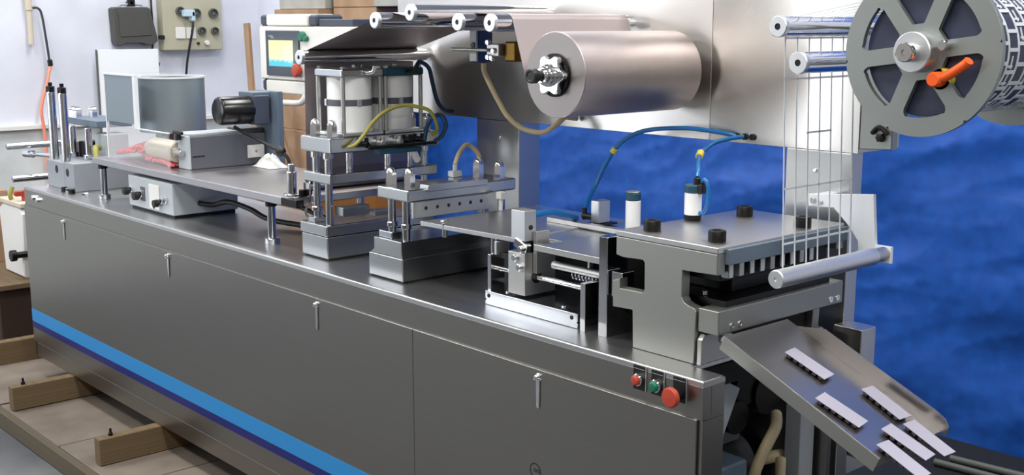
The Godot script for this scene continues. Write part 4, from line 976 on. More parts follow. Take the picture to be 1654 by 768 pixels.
# ---------------------------------------------------------------- print mark sensor
func sensor() -> void:
	var t := thing("mark_sensor", "blue and white print mark sensor held on a thin rod under the guide rollers", "sensor", V(-1.30, 1.74, -0.45))
	var o := V(-1.303, 1.782, -0.455)
	obj("body", MB.new().box(o + V(-0.012, 0, -0.004), V(0.040, 0.105, 0.060), 0.004), M.blue, t)
	obj("front_plate", MB.new().box(o + V(-0.012, 0.012, 0.030), V(0.034, 0.075, 0.008), 0.002), M.palepaint, t)
	obj("lens", MB.new().cyl(o + V(-0.010, 0.002, 0.034), o + V(-0.010, 0.002, 0.037), 0.0105, 18), M.black, t)
	obj("display", MB.new().box(o + V(-0.012, -0.036, 0.031), V(0.034, 0.026, 0.008), 0.002), M.white, t)
	var rod := obj("rod", MB.new().cyl(o + V(-0.105, -0.012, 0.045), o + V(0.075, -0.012, 0.045), 0.0055, 12), M.satin, t)
	obj("rod_tip", MB.new().cyl(o + V(-0.110, -0.012, 0.045), o + V(-0.098, -0.012, 0.045), 0.0065, 12), M.white, rod)
	for p in [[0.068, 0.012], [0.068, -0.034], [0.086, -0.036], [0.094, -0.014]]:
		obj("clamp_screw", MB.new().cyl(o + V(p[0], p[1], 0.03), o + V(p[0], p[1], 0.044), 0.009, 14), M.chrome, t)
	obj("clamp", MB.new().box(o + V(0.085, -0.012, 0.02), V(0.06, 0.04, 0.03), 0.004), M.satin, t)
	obj("arm", MB.new().cyl(o + V(0.10, -0.012, 0.02), V(o.x + 0.10, o.y - 0.012, -0.70), 0.009, 16), M.satin, t)
	obj("mirror_block", MB.new().box(o + V(0.142, -0.016, -0.01), V(0.055, 0.062, 0.05), 0.006).bb(o.x + 0.112, o.x + 0.116, o.y - 0.03, o.y, -0.5, -0.46), M.brass, t)
	solo("sensor_cable", MB.new().tube([V(-1.30, 1.728, -0.455), V(-1.305, 1.70, -0.46), V(-1.28, 1.64, -0.475), V(-1.262, 1.604, -0.485), V(-1.234, 1.558, -0.498), V(-1.195, 1.518, -0.53), V(-1.142, 1.508, -0.565), V(-1.118, 1.53, -0.60), V(-1.118, 1.553, -0.64), V(-1.114, 1.552, -0.66), V(-1.11, 1.548, -0.69)], 0.0085, 10), M.beigehose, "beige cable looping down from the blue sensor to the bottom of the tower plate", "cable")

# ---------------------------------------------------------------- spoked reel winding up the punched waste web
func reel() -> void:
	var c := V(0.395, 1.80, -0.15)
	var R := 0.168
	var t := thing("waste_reel", "big spoked metal reel with an orange clamp lever, dark printed web wound on it", "reel", c + V(0, -R, -0.22))
	var wheel := MB.new()
	for s in 6:
		# one sixth: a wedge of the disc with a rounded window between two spokes
		var mid := deg_to_rad(38.0 + 60.0 * s)
		var outer := [Vector2.ZERO]
		for k in 13: outer.append(Vector2.from_angle(mid + deg_to_rad(-30.0 + 5.0 * k)) * R)
		var hole := []
		var hw := 0.0165
		var r1 := 0.05
		var r2 := 0.130
		var al := PI / 6
		for e in [1.0, -1.0]:
			var dir := Vector2.from_angle(mid - al * e)
			var side: Vector2 = Vector2(-dir.y, dir.x) * e * hw
			var lst := [dir * (r1 + 0.004) + side * 1.0, dir * (r2 - 0.012) + side, dir * (r2 - 0.004) + side * 1.25, dir * r2 + side * 1.7]
			if e < 0.0: lst.reverse()
			if e > 0.0:
				hole.append_array(lst)
				for k in 7:
					var aa: float = lerp(-0.30, 0.30, k / 6.0)
					hole.append(Vector2.from_angle(mid + aa) * r2)
			else: hole.append_array(lst)
		wheel.holed(outer, hole, Vector2.from_angle(mid) * 0.098, c, Vector3.RIGHT, Vector3.UP, V(0, 0, -0.012), 90, false)
	wheel.lathe(c, Vector3.FORWARD, [[R - 0.001, 0.0], [R, 0.001], [R, 0.011], [R - 0.001, 0.012]], 72)
	obj("spoked_flange", wheel, M.reel, t)
	obj("rear_flange", MB.new().lathe(c + V(0, 0, -0.395), Vector3.FORWARD, [[0.0, 0.0], [R, 0.0], [R, 0.010], [0.0, 0.010]], 64), M.reel, t)
	obj("hub", MB.new().lathe(c + V(0, 0, 0.034), Vector3.FORWARD, [[0.0, 0.0], [0.038, 0.0], [0.040, 0.002], [0.040, 0.034], [0.0, 0.034]], 40), M.alu, t)
	obj("hub_screw", MB.new().lathe(c + V(0, 0, 0.062), Vector3.FORWARD, [[0.0, 0.004], [0.006, 0.004], [0.006, 0.0], [0.017, 0.0], [0.019, 0.003], [0.019, 0.028]], 24), M.chrome, t)
	obj("hub_pin", MB.new().cyl(c + V(-0.027, -0.004, 0.034), c + V(-0.027, -0.004, 0.040), 0.006, 12), M.chrome, t)
	obj("flange_screw", MB.new().cyl(c + V(0.055, 0.014, 0.0), c + V(0.055, 0.014, 0.02), 0.010, 14), M.chrome, t)
	var lv := obj("clamp_lever", MB.new().lathe(c + V(0.046, -0.052, 0.03), Vector3.FORWARD, [[0.0, 0.0], [0.012, 0.0], [0.015, 0.004], [0.015, 0.03], [0.0, 0.03]], 20).tube([c + V(0.046, -0.052, 0.018), c + V(0.07, -0.044, 0.018), c + V(0.105, -0.022, 0.02), c + V(0.114, -0.014, 0.022)], 0.0095, 10), M.orange, t)
	tag(lv, "bright orange clamp lever")
	obj("lever_boss", MB.new().cyl(c + V(0.046, -0.052, 0.0), c + V(0.046, -0.052, -0.03), 0.022, 20), M.yellow, t)
	obj("shaft", MB.new().cyl(c + V(0, 0, 0.0), c + V(0, 0, -0.58), 0.016, 20), M.polish, t)
	# wound web: dark film with a raised lattice of pale strips left by the punch
	var rw := 0.128
	obj("winding", MB.new().lathe(c + V(0, 0, -0.016), Vector3.FORWARD, [[0.05, 0.002], [0.07, 0.0], [0.09, 0.003], [0.11, 0.0], [rw - 0.001, 0.002], [rw, 0.004], [rw, 0.376], [0.05, 0.376]], 72), M.webroll, t)
	obj("core", MB.new().lathe(c + V(0, 0, -0.014), Vector3.FORWARD, [[0.0, 0.01], [0.048, 0.01], [0.048, 0.0], [0.056, 0.0], [0.056, 0.01]], 40), M.blackmetal, t)
	var lat := MB.new()
	for k in 10:
		var z := -0.022 - 0.0405 * k
		lat.lathe(c + V(0, 0, z), Vector3.FORWARD, [[rw - 0.002, 0.0], [rw + 0.0015, 0.0], [rw + 0.0015, 0.0062], [rw - 0.002, 0.0062]], 72)
	var rl := RandomNumberGenerator.new()
	rl.seed = 12
	for k in 9:
		for a in 20:
			var ang := TAU * (a + 0.35 * (k % 2) + rl.randf() * 0.12) / 20.0
			var z := -0.022 - 0.0405 * k
			var e := V(cos(ang), sin(ang), 0)
			var B := Basis(V(-sin(ang), cos(ang), 0), e, Vector3.FORWARD.cross(Vector3.ZERO) + V(0, 0, 1))
			lat.box(c + e * (rw + 0.0005) + V(0, 0, z - 0.021), V(0.0075, 0.003, 0.040), 0.0, B)
			if rl.randf() < 0.75:
				lat.box(c + e.rotated(Vector3.BACK, 0.09) * (rw + 0.0005) + V(0, 0, z - 0.012 - 0.012 * rl.randf()), V(0.0045, 0.003, 0.018), 0.0, Basis(Vector3.BACK, 0.09) * B)
				lat.box(c + e.rotated(Vector3.BACK, 0.15) * (rw + 0.0005) + V(0, 0, z - 0.020), V(0.026, 0.003, 0.003), 0.0, Basis(Vector3.BACK, 0.15) * B)
	var lo := obj("web_lattice", lat, M.webwhite, t)
	lo.set_meta("kind", "stuff")
	# the arm that carries the reel
	obj("support_arm", MB.new().prism([[-0.0745, 1.53], [0.02, 1.535], [0.02, 1.64], [0.43, 1.77], [0.43, 1.83], [0.36, 1.86], [-0.0745, 1.74]], V(0, 0, -0.70), Vector3.RIGHT, Vector3.UP, V(0, 0, -0.03), 0.003), M.reel, t)
	obj("arm_bolt", MB.new().hex(V(-0.01, 1.565, -0.70), V(-0.01, 1.565, -0.688), 0.012).tube([V(-0.035, 1.575, -0.695), V(-0.015, 1.592, -0.693), V(0.01, 1.575, -0.693)], 0.006, 8), M.blackmetal, t)
	# the hanging web: seven pale strips with crosswise rungs
	var w := thing("waste_web", "white punched waste web hanging like a ladder of thin strips between guide roller and reel", "waste web", V(0.045, 1.29, -0.35))
	var bot := V(0.0490, 1.287, 0)
	var top := V(0.0288, 1.848, 0)
	var dirw := (top - bot).normalized()
	var nw := V(-dirw.y, dirw.x, 0)
	for i in 7:
		var z := -0.213 - 0.0460 * i
		var b := MB.new()
		var p := bot + V(0, 0, z)
		var q := top + V(0, 0, z)
		var wd := 0.0042 if i < 6 else 0.0055
		b.box((p + q) / 2, V(0.0012, p.distance_to(q), wd), 0.0, Basis(nw, dirw, V(0, 0, 1)))
		# over the upper roller
		for k in 8:
			var a0 := PI - PI * 0.62 * k / 8.0
			var a1 := PI - PI * 0.62 * (k + 1) / 8.0
			var r := 0.0232
			var e0 := V(cos(a0), sin(a0), 0)
			var e1 := V(cos(a1), sin(a1), 0)
			var o := V(0.053, 1.848, z)
			b.quad(o + e0 * r + V(0, 0, -wd / 2), o + e0 * r + V(0, 0, wd / 2), o + e1 * r + V(0, 0, wd / 2), o + e1 * r + V(0, 0, -wd / 2), e0, e0, e1, e1)
		obj("strip", b, M.webwhite, w)
	for y in [1.355, 1.482, 1.606, 1.731, 1.822]:
		var p: Vector3 = bot + dirw * ((y - bot.y) / dirw.y)
		var z1 := -0.49
		var z0 := -0.21
		if y == 1.606:
			z0 = -0.30; z1 = -0.40
		obj("rung", MB.new().box(p + V(0, 0, (z0 + z1) / 2), V(0.0012, 0.0045, z0 - z1), 0.0, Basis(nw, dirw, V(0, 0, 1))), M.webwhite, w)
	# from the roller's crown across to the wound roll
	var tp := V(0.062, 1.870, 0)
	var tq := V(0.335, 1.921, 0)
	var dt := (tq - tp).normalized()
	for i in 7:
		var z := -0.213 - 0.0460 * i
		obj("strip", MB.new().box((tp + tq) / 2 + V(0, 0, z), V(tp.distance_to(tq), 0.0012, 0.0042), 0.0, Basis(dt, V(-dt.y, dt.x, 0), V(0, 0, 1))), M.webwhite, w)

# ---------------------------------------------------------------- outfeed chute with the finished blister packs
func chute() -> void:
	var s := V(-0.024, 1.1429, 0)
	var a := atan(0.433)
	var d := V(cos(a), -sin(a), 0)
	var nn := V(sin(a), cos(a), 0)
	var L := 0.450
	var t := thing("outfeed_chute", "sloping bright steel outfeed chute below the punch, its far side wall rounded at the tip", "chute", V(0.15, 0.95, -0.22))
	var B := Basis(d, nn, V(0, 0, 1))
	var mid := s + d * (L / 2)
	obj("floor_sheet", MB.new().box(mid + nn * -0.001 + V(0, 0, -0.2225), V(L, 0.002, 0.245), 0.0008, B), M.chute, t)
	obj("folded_edge", MB.new().box(mid + nn * -0.019 + V(0, 0, -0.101), V(L, 0.034, 0.002), 0.0008, B), M.bead, t)
	obj("folded_end", MB.new().box(s + d * (L - 0.001) + nn * -0.014 + V(0, 0, -0.2225), V(0.002, 0.024, 0.243), 0.0008, B), M.bead, t)
	var wall := [[0.03, -0.001], [L + 0.012, -0.001], [L + 0.016, 0.006], [L + 0.012, 0.022], [L - 0.004, 0.034], [L - 0.03, 0.038], [0.10, 0.038]]
	obj("side_wall", MB.new().prism(wall, s + V(0, 0, -0.3445), d, nn, V(0, 0, -0.002), 0.0), M.chute, t)
	obj("hinge_bar", MB.new().box(s + nn * -0.012 + d * 0.012 + V(0, 0, -0.2225), V(0.02, 0.02, 0.24), 0.002, B), M.bead, t)
	var packs := [[0.124, -0.219, 0.10, "white blister pack highest up the steel chute, just below the punch"], [0.261, -0.144, 0.14, "white blister pack lying along the low folded edge of the chute, about halfway down"], [0.283, -0.287, -0.05, "white blister pack lying halfway down the chute along its rounded side wall"], [0.386, -0.208, 0.08, "middle one of three white blister packs poking out over the chute's lower end"], [0.397, -0.276, -0.04, "white blister pack poking out over the chute's end beside the rounded side wall"], [0.416, -0.140, -0.02, "white blister pack poking out over the chute's end at its low folded edge"]]
	for p in packs:
		var c: Vector3 = s + d * ((p[0] - s.x) / d.x) + V(0, 0, p[1])
		var o := thing("blister_pack", p[3], "blister pack", c, "blister packs on the outfeed chute")
		var PB := B * Basis(Vector3.UP, p[2])
		obj("card", MB.new().box(c + nn * 0.0108, V(0.112, 0.0016, 0.045), 0.0004, PB), M.card, o)
		var bb := MB.new()
		for i in 6:
			for j in 2:
				bb.box(c + nn * 0.0052 + PB * V(-0.044 + 0.0176 * i, 0, -0.0105 + 0.021 * j), V(0.0135, 0.0098, 0.0185), 0.003, PB)
		obj("pockets", bb, M.bubble, o)

# ---------------------------------------------------------------- air hoses that hang free
func hoses() -> void:
	var h := thing("air_hose", "blue air hose arching from the tower plate down to the silver valve block", "hose", V(-0.7, 1.3, -0.6), "blue air hoses")
	obj("tube", MB.new().tube([V(-0.468, 1.536, -0.693), V(-0.49, 1.542, -0.682), V(-0.55, 1.549, -0.665), V(-0.634, 1.551, -0.647), V(-0.761, 1.535, -0.626), V(-0.838, 1.493, -0.605), V(-0.872, 1.434, -0.584), V(-0.888, 1.361, -0.55), V(-0.872, 1.315, -0.50), V(-0.86, 1.296, -0.478)], 0.0068, 10), M.bluehose, h)
	obj("yellow_clip", MB.new().cyl(V(-0.851, 1.478, -0.60), V(-0.862, 1.463, -0.598), 0.0105, 14), M.yellow, h)
	var g := thing("air_hose", "blue air hose from the tower plate dropping to the punch cylinder, with a yellow clip", "hose", V(-0.4, 1.44, -0.5), "blue air hoses")
	obj("tube", MB.new().tube([V(-0.441, 1.5365, -0.693), V(-0.455, 1.534, -0.67), V(-0.474, 1.524, -0.61), V(-0.468, 1.510, -0.56), V(-0.441, 1.498, -0.50), V(-0.395, 1.48, -0.44), V(-0.345, 1.475, -0.38), V(-0.323, 1.461, -0.35)], 0.0062, 10), M.bluehose, g)
	obj("yellow_clip", MB.new().cyl(V(-0.446, 1.505, -0.512), V(-0.435, 1.495, -0.49), 0.0105, 14), M.yellow, g)
	solo("hose_loop", MB.new().tube([V(-0.305, 1.453, -0.35), V(-0.293, 1.458, -0.345), V(-0.282, 1.44, -0.345), V(-0.282, 1.40, -0.345), V(-0.298, 1.372, -0.348), V(-0.312, 1.37, -0.35)], 0.0055, 8), M.bluehose, "small loop of blue hose at the side of the punch cylinder", "hose", "blue air hoses")
	solo("yellow_hose", MB.new().tube([V(-1.662, 1.446, -0.165), V(-1.652, 1.455, -0.19), V(-1.650, 1.487, -0.225), V(-1.645, 1.528, -0.26), V(-1.635, 1.562, -0.305), V(-1.607, 1.580, -0.353), V(-1.575, 1.576, -0.387), V(-1.553, 1.558, -0.43), V(-1.56, 1.50, -0.465), V(-1.60, 1.475, -0.475)], 0.0065, 10), M.yellowhose, "yellow-green air hose arching in front of the white air cylinders", "hose")
	solo("dark_blue_hose", MB.new().tube([V(-1.645, 1.711, -0.445), V(-1.645, 1.722, -0.46), V(-1.65, 1.70, -0.50), V(-1.67, 1.65, -0.53), V(-1.70, 1.58, -0.575), V(-1.73, 1.545, -0.63), V(-1.76, 1.535, -0.69)], 0.0075, 10), M.darkhose, "dark blue hose running from the rear air cylinder's cap to the tower plate", "hose", "blue air hoses")
	solo("looped_hose", MB.new().tube([V(-1.60, 1.46, -0.44), V(-1.575, 1.50, -0.43), V(-1.56, 1.535, -0.44), V(-1.55, 1.545, -0.47), V(-1.545, 1.51, -0.49), V(-1.57, 1.47, -0.49), V(-1.605, 1.452, -0.49)], 0.0075, 10), M.darkhose, "short blue hose looped behind the white air cylinders above the fittings", "hose", "blue air hoses")
	solo("press_hose", MB.new().tube([V(-1.385, 1.395, -0.40), V(-1.41, 1.43, -0.44), V(-1.44, 1.45, -0.50), V(-1.43, 1.41, -0.54), V(-1.40, 1.37, -0.50)], 0.008, 8), M.beigehose, "beige hose bent over the far end of the cooling press by its domed nuts", "hose")

# ---------------------------------------------------------------- what shows through the cabinet's open end
func cabinet_inside() -> void:
	var g := thing("drive_motor", "grey drive motor deep in the open end of the cabinet, below the chute", "motor", V(-0.36, 0.215, -0.48))
	obj("motor_body", MB.new().cyl(V(-0.36, 0.62, -0.34), V(-0.36, 0.62, -0.57), 0.10, 32), M.slate, g)
	obj("mount", MB.new().bb(-0.48, -0.24, 0.2155, 0.53, -0.56, -0.36, 0.004), M.slate, g)
	obj("terminal_box", MB.new().bb(-0.42, -0.29, 0.715, 0.79, -0.53, -0.40, 0.006), M.greypaint, g)
	var p := thing("support_strut", "grey steel strut standing inside the cabinet's open end behind the hoses", "strut", V(-0.12, 0.215, -0.56))
	obj("strut", MB.new().bb(-0.14, -0.09, 0.2155, 0.86, -0.585, -0.52, 0.003), M.greypaint, p)
	obj("foot_plate", MB.new().bb(-0.18, -0.05, 0.2155, 0.225, -0.595, -0.48, 0.002), M.greypaint, p)
	solo("terminal_case", MB.new().bb(-0.23, -0.09, 0.60, 0.775, -0.30, -0.17, 0.008).bb(-0.22, -0.10, 0.2155, 0.60, -0.29, -0.18, 0.004).cyl(V(-0.15, 0.775, -0.23), V(-0.15, 0.79, -0.23), 0.016, 16), M.bluegrey, "blue-grey terminal case just inside the open cabinet end, under a pale flap", "electrical box")
	solo("pale_flap", MB.new().box(V(-0.13, 0.87, -0.22), V(0.006, 0.22, 0.07), 0.002, Basis(Vector3.RIGHT, -0.5)), M.palepaint, "pale flat flap leaning above the terminal case inside the cabinet end", "plate")
	solo("gear_cluster", MB.new().cyl(V(-0.22, 0.93, -0.38), V(-0.16, 0.93, -0.38), 0.05, 20).cyl(V(-0.2, 0.86, -0.33), V(-0.15, 0.86, -0.33), 0.045, 18).cyl(V(-0.21, 0.9, -0.46), V(-0.15, 0.9, -0.46), 0.06, 20).bb(-0.25, -0.22, 0.80, 1.0, -0.52, -0.28, 0.003), M.blackmetal, "dark cluster of gears and shafts up inside the cabinet's open end", "gears")
	solo("cabinet_hose", MB.new().tube([V(-0.19, 0.50, -0.34), V(-0.11, 0.68, -0.335), V(-0.09, 0.745, -0.335), V(-0.085, 0.80, -0.37), V(-0.09, 0.835, -0.41), V(-0.12, 0.85, -0.45)], 0.015, 12), M.beigehose, "thick beige hose curving up inside the open cabinet end", "hose", "beige hoses in the cabinet")
	solo("cabinet_hose", MB.new().tube([V(-0.20, 0.69, -0.50), V(-0.17, 0.70, -0.535), V(-0.17, 0.695, -0.555), V(-0.18, 0.68, -0.575)], 0.017, 12), M.beigehose, "short stub of beige hose crossing the dark cabinet interior beside the grey strut", "hose", "beige hoses in the cabinet")
	solo("cabinet_hose", MB.new().tube([V(-0.12, 0.4, -0.43), V(-0.10, 0.60, -0.44), V(-0.10, 0.68, -0.45), V(-0.12, 0.72, -0.48)], 0.014, 12), M.beigehose, "thin beige hose rising behind the thick one in the cabinet end", "hose", "beige hoses in the cabinet")

# ---------------------------------------------------------------- operator panel on its arm
func control_panel() -> void:
	var t := thing("operator_panel", "white and dark grey operator panel with a lit screen, behind the feeder table", "control panel", V(-2.9, 1.54, -0.83))
	var z := -0.75
	obj("front_frame", MB.new().bb(-3.245, -2.50, 1.60, 1.836, -0.90, z, 0.006), M.white, t)
	obj("top_cover", MB.new().bb(-3.19, -2.84, 1.838, 1.890, -0.90, z - 0.004, 0.008), M.white, t)
	obj("corner_block", MB.new().bb(-3.245, -3.192, 1.838, 1.888, -0.90, z - 0.006, 0.01), M.hmi, t)
	obj("corner_block", MB.new().bb(-2.838, -2.772, 1.838, 1.888, -0.90, z - 0.006, 0.012), M.hmi, t)
	obj("back_bar", MB.new().bb(-2.772, -2.512, 1.838, 1.868, -0.90, z - 0.02, 0.004), M.hmi, t)
	obj("bottom_cover", MB.new().bb(-3.21, -2.84, 1.537, 1.598, -0.90, z - 0.004, 0.008), M.white, t)
	obj("corner_block", MB.new().bb(-3.245, -3.212, 1.545, 1.598, -0.90, z - 0.006, 0.01), M.hmi, t)
	var bz := obj("bezel", MB.new().bb(-3.178, -2.895, 1.618, 1.818, z, z + 0.008, 0.003), M.hmi, t)
	var sc := MB.new().face(V(-3.150, 1.660, z + 0.0092), V(-2.940, 1.660, z + 0.0092), V(-2.940, 1.776, z + 0.0092), V(-3.150, 1.776, z + 0.0092), Vector3.BACK)
	tag(obj("screen", sc, M.screen, bz), "lit pale yellow screen with a blue lower band")
	obj("bezel_mark", MB.new().bb(-3.148, -3.11, 1.791, 1.796, z + 0.008, z + 0.0084, 0.0).bb(-3.130, -3.10, 1.784, 1.788, z + 0.008, z + 0.0084, 0.0), M.greypaint, bz)
	tag(obj("green_button", MB.new().cyl(V(-2.860, 1.794, z), V(-2.860, 1.794, z + 0.022), 0.022, 24, 0.004).cyl(V(-2.832, 1.785, z), V(-2.832, 1.785, z + 0.02), 0.012, 16), M.green, t), "green push button")
	tag(obj("stop_button", MB.new().lathe(V(-2.898, 1.647, z), Vector3.BACK, [[0.0, 0.0], [0.016, 0.0], [0.016, 0.014], [0.030, 0.016], [0.030, 0.026], [0.024, 0.032], [0.0, 0.034]], 26), M.red, t), "red mushroom stop button")
	obj("handle", MB.new().tube([V(-3.19, 1.545, z - 0.02), V(-3.188, 1.51, z - 0.012), V(-3.17, 1.494, z - 0.008), V(-3.05, 1.497, z - 0.008), V(-2.93, 1.502, z - 0.008), V(-2.895, 1.52, z - 0.012), V(-2.89, 1.545, z - 0.02)], 0.014, 12), M.white, t)
	obj("arm", MB.new().bb(-2.503, -2.10, 1.66, 1.74, -0.87, -0.80, 0.004), M.greypaint, t)
	var l := OmniLight3D.new()
	l.name = "screen_light"
	l.position = V(-3.045, 1.718, z + 0.06)
	l.light_color = Color(1.0, 1.0, 0.8); l.light_energy = 0.01; l.omni_range = 10.0; l.omni_attenuation = 2.0; l.light_size = 0.05; l.shadow_enabled = true
	add_child(l)

# ---------------------------------------------------------------- tarp, cartons, wall fittings and clutter
func carton(label: String, x0: float, x1: float, y0: float, y1: float, z0: float, z1: float, m: Material, group := "cartons behind the machine") -> void:
	var t := thing("carton", label, "carton", V((x0 + x1) / 2, y0, (z0 + z1) / 2), group)
	obj("box", MB.new().bb(x0, x1, y0, y1 - 0.003, z0, z1, 0.004), m, t)
	var xm := (x0 + x1) / 2
	obj("flap", MB.new().bb(x0 + 0.002, xm - 0.002, y1 - 0.003, y1, z0 + 0.002, z1 - 0.002, 0.001).bb(xm + 0.002, x1 - 0.002, y1 - 0.003, y1, z0 + 0.002, z1 - 0.002, 0.001), m, t)

func background() -> void:
	# hanging tarpaulin
	var fn := FastNoiseLite.new()
	fn.seed = 9; fn.frequency = 1.0; fn.noise_type = FastNoiseLite.TYPE_SIMPLEX_SMOOTH; fn.fractal_type = FastNoiseLite.FRACTAL_RIDGED; fn.fractal_octaves = 3
	var fs := FastNoiseLite.new()
	fs.seed = 3; fs.frequency = 1.0; fs.noise_type = FastNoiseLite.TYPE_SIMPLEX_SMOOTH; fs.fractal_octaves = 3
	var nx := 230
	var ny := 120
	var x0 := -4.17
	var x1 := 0.9
	var y0 := 0.02
	var y1 := 3.1
	var hgt := func(x: float, y: float) -> float:
		var sag := 0.35 * x
		return -2.30 + 0.024 * fn.get_noise_2d(x * 0.30 + 0.35 * y, y * 1.1 - sag) + 0.05 * fs.get_noise_2d(x * 0.5, y * 0.8) + 0.006 * fs.get_noise_2d(x * 2.0, y * 3.5)
	var b := MB.new()
	for i in nx:
		for j in ny:
			var q: Array[Vector3] = []
			var nq: Array[Vector3] = []
			for e in [[0, 0], [1, 0], [1, 1], [0, 1]]:
				var x: float = x0 + (x1 - x0) * (i + e[0]) / nx
				var y: float = y0 + (y1 - y0) * (j + e[1]) / ny
				var z: float = hgt.call(x, y)
				var zx: float = (hgt.call(x + 0.01, y) - z) / 0.01
				var zy: float = (hgt.call(x, y + 0.01) - z) / 0.01
				q.append(V(x, y, z)); nq.append(V(-zx, -zy, 1).normalized())
			b.quad(q[0], q[1], q[2], q[3], nq[0], nq[1], nq[2], nq[3])
	solo("blue_tarpaulin", b, M.tarp, "wrinkled blue tarpaulin hung as a curtain behind the packing machine", "tarpaulin")
	# black wrapped crate at the foot of the tarpaulin
	var c := thing("black_crate", "low black rubber-covered crate on the floor in front of the tarpaulin, beyond the chute", "crate", V(0.3, 0, -1.6))
	obj("crate", MB.new().bb(-0.52, 1.3, 0.0, 0.286, -2.05, -1.15, 0.02), M.rubber, c)
	obj("cover", MB.new().bb(-0.53, 1.31, 0.28, 0.30, -2.06, -1.14, 0.008), M.rubber, c)
	solo("grey_bar", MB.new().cyl(V(-0.36, 0.313, -1.755), V(0.5, 0.313, -1.83), 0.013, 12), M.socket, "grey bar lying on the black crate, the one nearer the chute", "bar", "grey bars on the black crate")
	solo("grey_bar", MB.new().cyl(V(-0.34, 0.313, -1.83), V(0.55, 0.313, -1.93), 0.013, 12), M.socket, "grey bar lying on the black crate, the one nearer the tarpaulin", "bar", "grey bars on the black crate")
	# cartons
	carton("tall brown carton at the bottom of the stack below the operator panel", -4.92, -4.27, 0.0, 1.208, -2.25, -1.75, M.board)
	carton("brown carton on top of the tall one, seen under the operator panel's handle", -4.91, -4.28, 1.209, 1.60, -2.24, -1.76, M.board)
	carton("brown carton hidden behind the operator panel's screen, third up in its stack", -4.90, -4.40, 1.601, 1.93, -2.22, -1.80, M.board)
	carton("pale grey carton on top of the stack behind the operator panel", -4.92, -4.40, 1.931, 2.30, -2.22, -1.85, M.greybox)
	carton("big brown carton standing on the floor behind the sealing press", -4.262, -3.98, 0.0, 1.10, -2.14, -1.85, M.board)
	carton("brown carton second from the floor behind the white air cylinders", -4.262, -3.96, 1.101, 1.76, -2.14, -1.86, M.board)
	carton("brown carton high on the stack, just above the sloping foil", -4.36, -3.92, 1.761, 1.938, -2.18, -1.88, M.board)
	carton("brown carton topping the stack above the sloping foil", -4.36, -3.935, 1.939, 2.35, -2.18, -1.88, M.board)
	carton("pale grey carton high on the stack, against the tower casing's edge", -3.93, -3.66, 1.94, 2.35, -2.18, -1.87, M.greybox)
	carton("amber carton close behind the cabinet, seen under the sealing press platen", -3.30, -2.74, 0.0, 1.165, -1.24, -1.02, M.amber, "")
	# plank and paper tape
	solo("leaning_plank", MB.new().box(V(-4.93, 0.92, -1.66), V(0.06, 1.86, 0.02), 0.003, Basis(Vector3.BACK, 0.07)), M.board, "thin brown plank leaning beside the carton stack, left of the operator panel", "plank")
	solo("paper_tape", MB.new().tube([V(-4.66, 1.43, -1.62), V(-4.63, 1.38, -1.63), V(-4.66, 1.33, -1.64), V(-4.58, 1.30, -1.62), V(-4.62, 1.22, -1.65), V(-4.60, 1.12, -1.66), V(-4.54, 0.9, -1.68), V(-4.5, 0.4, -1.68), V(-4.5, 0.02, -1.66)], 0.022, 8).tube([V(-4.64, 1.36, -1.61), V(-4.60, 1.20, -1.60), V(-4.66, 1.05, -1.62), V(-4.64, 0.6, -1.64), V(-4.6, 0.02, -1.62)], 0.018, 8), M.board, "twisted brown packing paper hanging down in front of the cartons", "packing paper")
	# things on the end wall
	var e := thing("socket_panel", "khaki electrical panel on the white wall, with round sockets and two switch plates", "electrical panel", V(-6.44, 1.65, -2.0))
	obj("housing", MB.new().bb(-6.499, -6.40, 1.652, 2.12, -2.236, -1.775, 0.006), M.khaki, e)
	for s in [[1.93, -1.905, 0.032], [1.915, -2.03, 0.034], [1.915, -2.165, 0.036], [1.788, -2.068, 0.030], [1.788, -2.172, 0.029]]:
		var so := obj("socket", MB.new().lathe(V(-6.40, s[0], s[1]), Vector3.RIGHT, [[0.0, 0.006], [s[2] * 0.75, 0.006], [s[2] * 0.8, 0.022], [s[2], 0.022], [s[2], 0.0]], 24), M.socket, e)
		obj("socket_core", MB.new().cyl(V(-6.40, s[0], s[1]), V(-6.388, s[0], s[1]), s[2] * 0.45, 16), M.slate, so)
	obj("plug", MB.new().box(V(-6.365, 1.915, -1.955), V(0.05, 0.05, 0.085), 0.006).box(V(-6.37, 1.895, -1.985), V(0.06, 0.07, 0.03), 0.006), M.label, e)
	for s in [-1.903, -1.985]:
		var sp := obj("switch_plate", MB.new().box(V(-6.396, 1.775, s), V(0.012, 0.082, 0.074), 0.004), M.white, e)
		if s < -1.95: obj("socket_slot", MB.new().box(V(-6.3895, 1.785, s), V(0.002, 0.02, 0.008), 0.0), M.slot, sp)
	obj("knob", MB.new().cyl(V(-6.40, 1.704, -2.10), V(-6.37, 1.704, -2.10), 0.017, 16), M.white, e)
	obj("knob", MB.new().cyl(V(-6.40, 1.70, -2.036), V(-6.385, 1.70, -2.036), 0.010, 14), M.black, e)
	solo("panel_cable", MB.new().tube([V(-6.36, 1.85, -1.985), V(-6.355, 1.79, -1.975), V(-6.37, 1.66, -1.95), V(-6.39, 1.5, -1.93), V(-6.42, 1.2, -1.92), V(-6.45, 0.5, -1.9)], 0.009, 8), M.cable, "black cable hanging from the plug in the khaki electrical panel", "cable")
	var k := thing("tool_case", "dark grey plastic tool case hanging on the white wall beside the khaki panel", "case", V(-6.46, 1.68, -1.56))
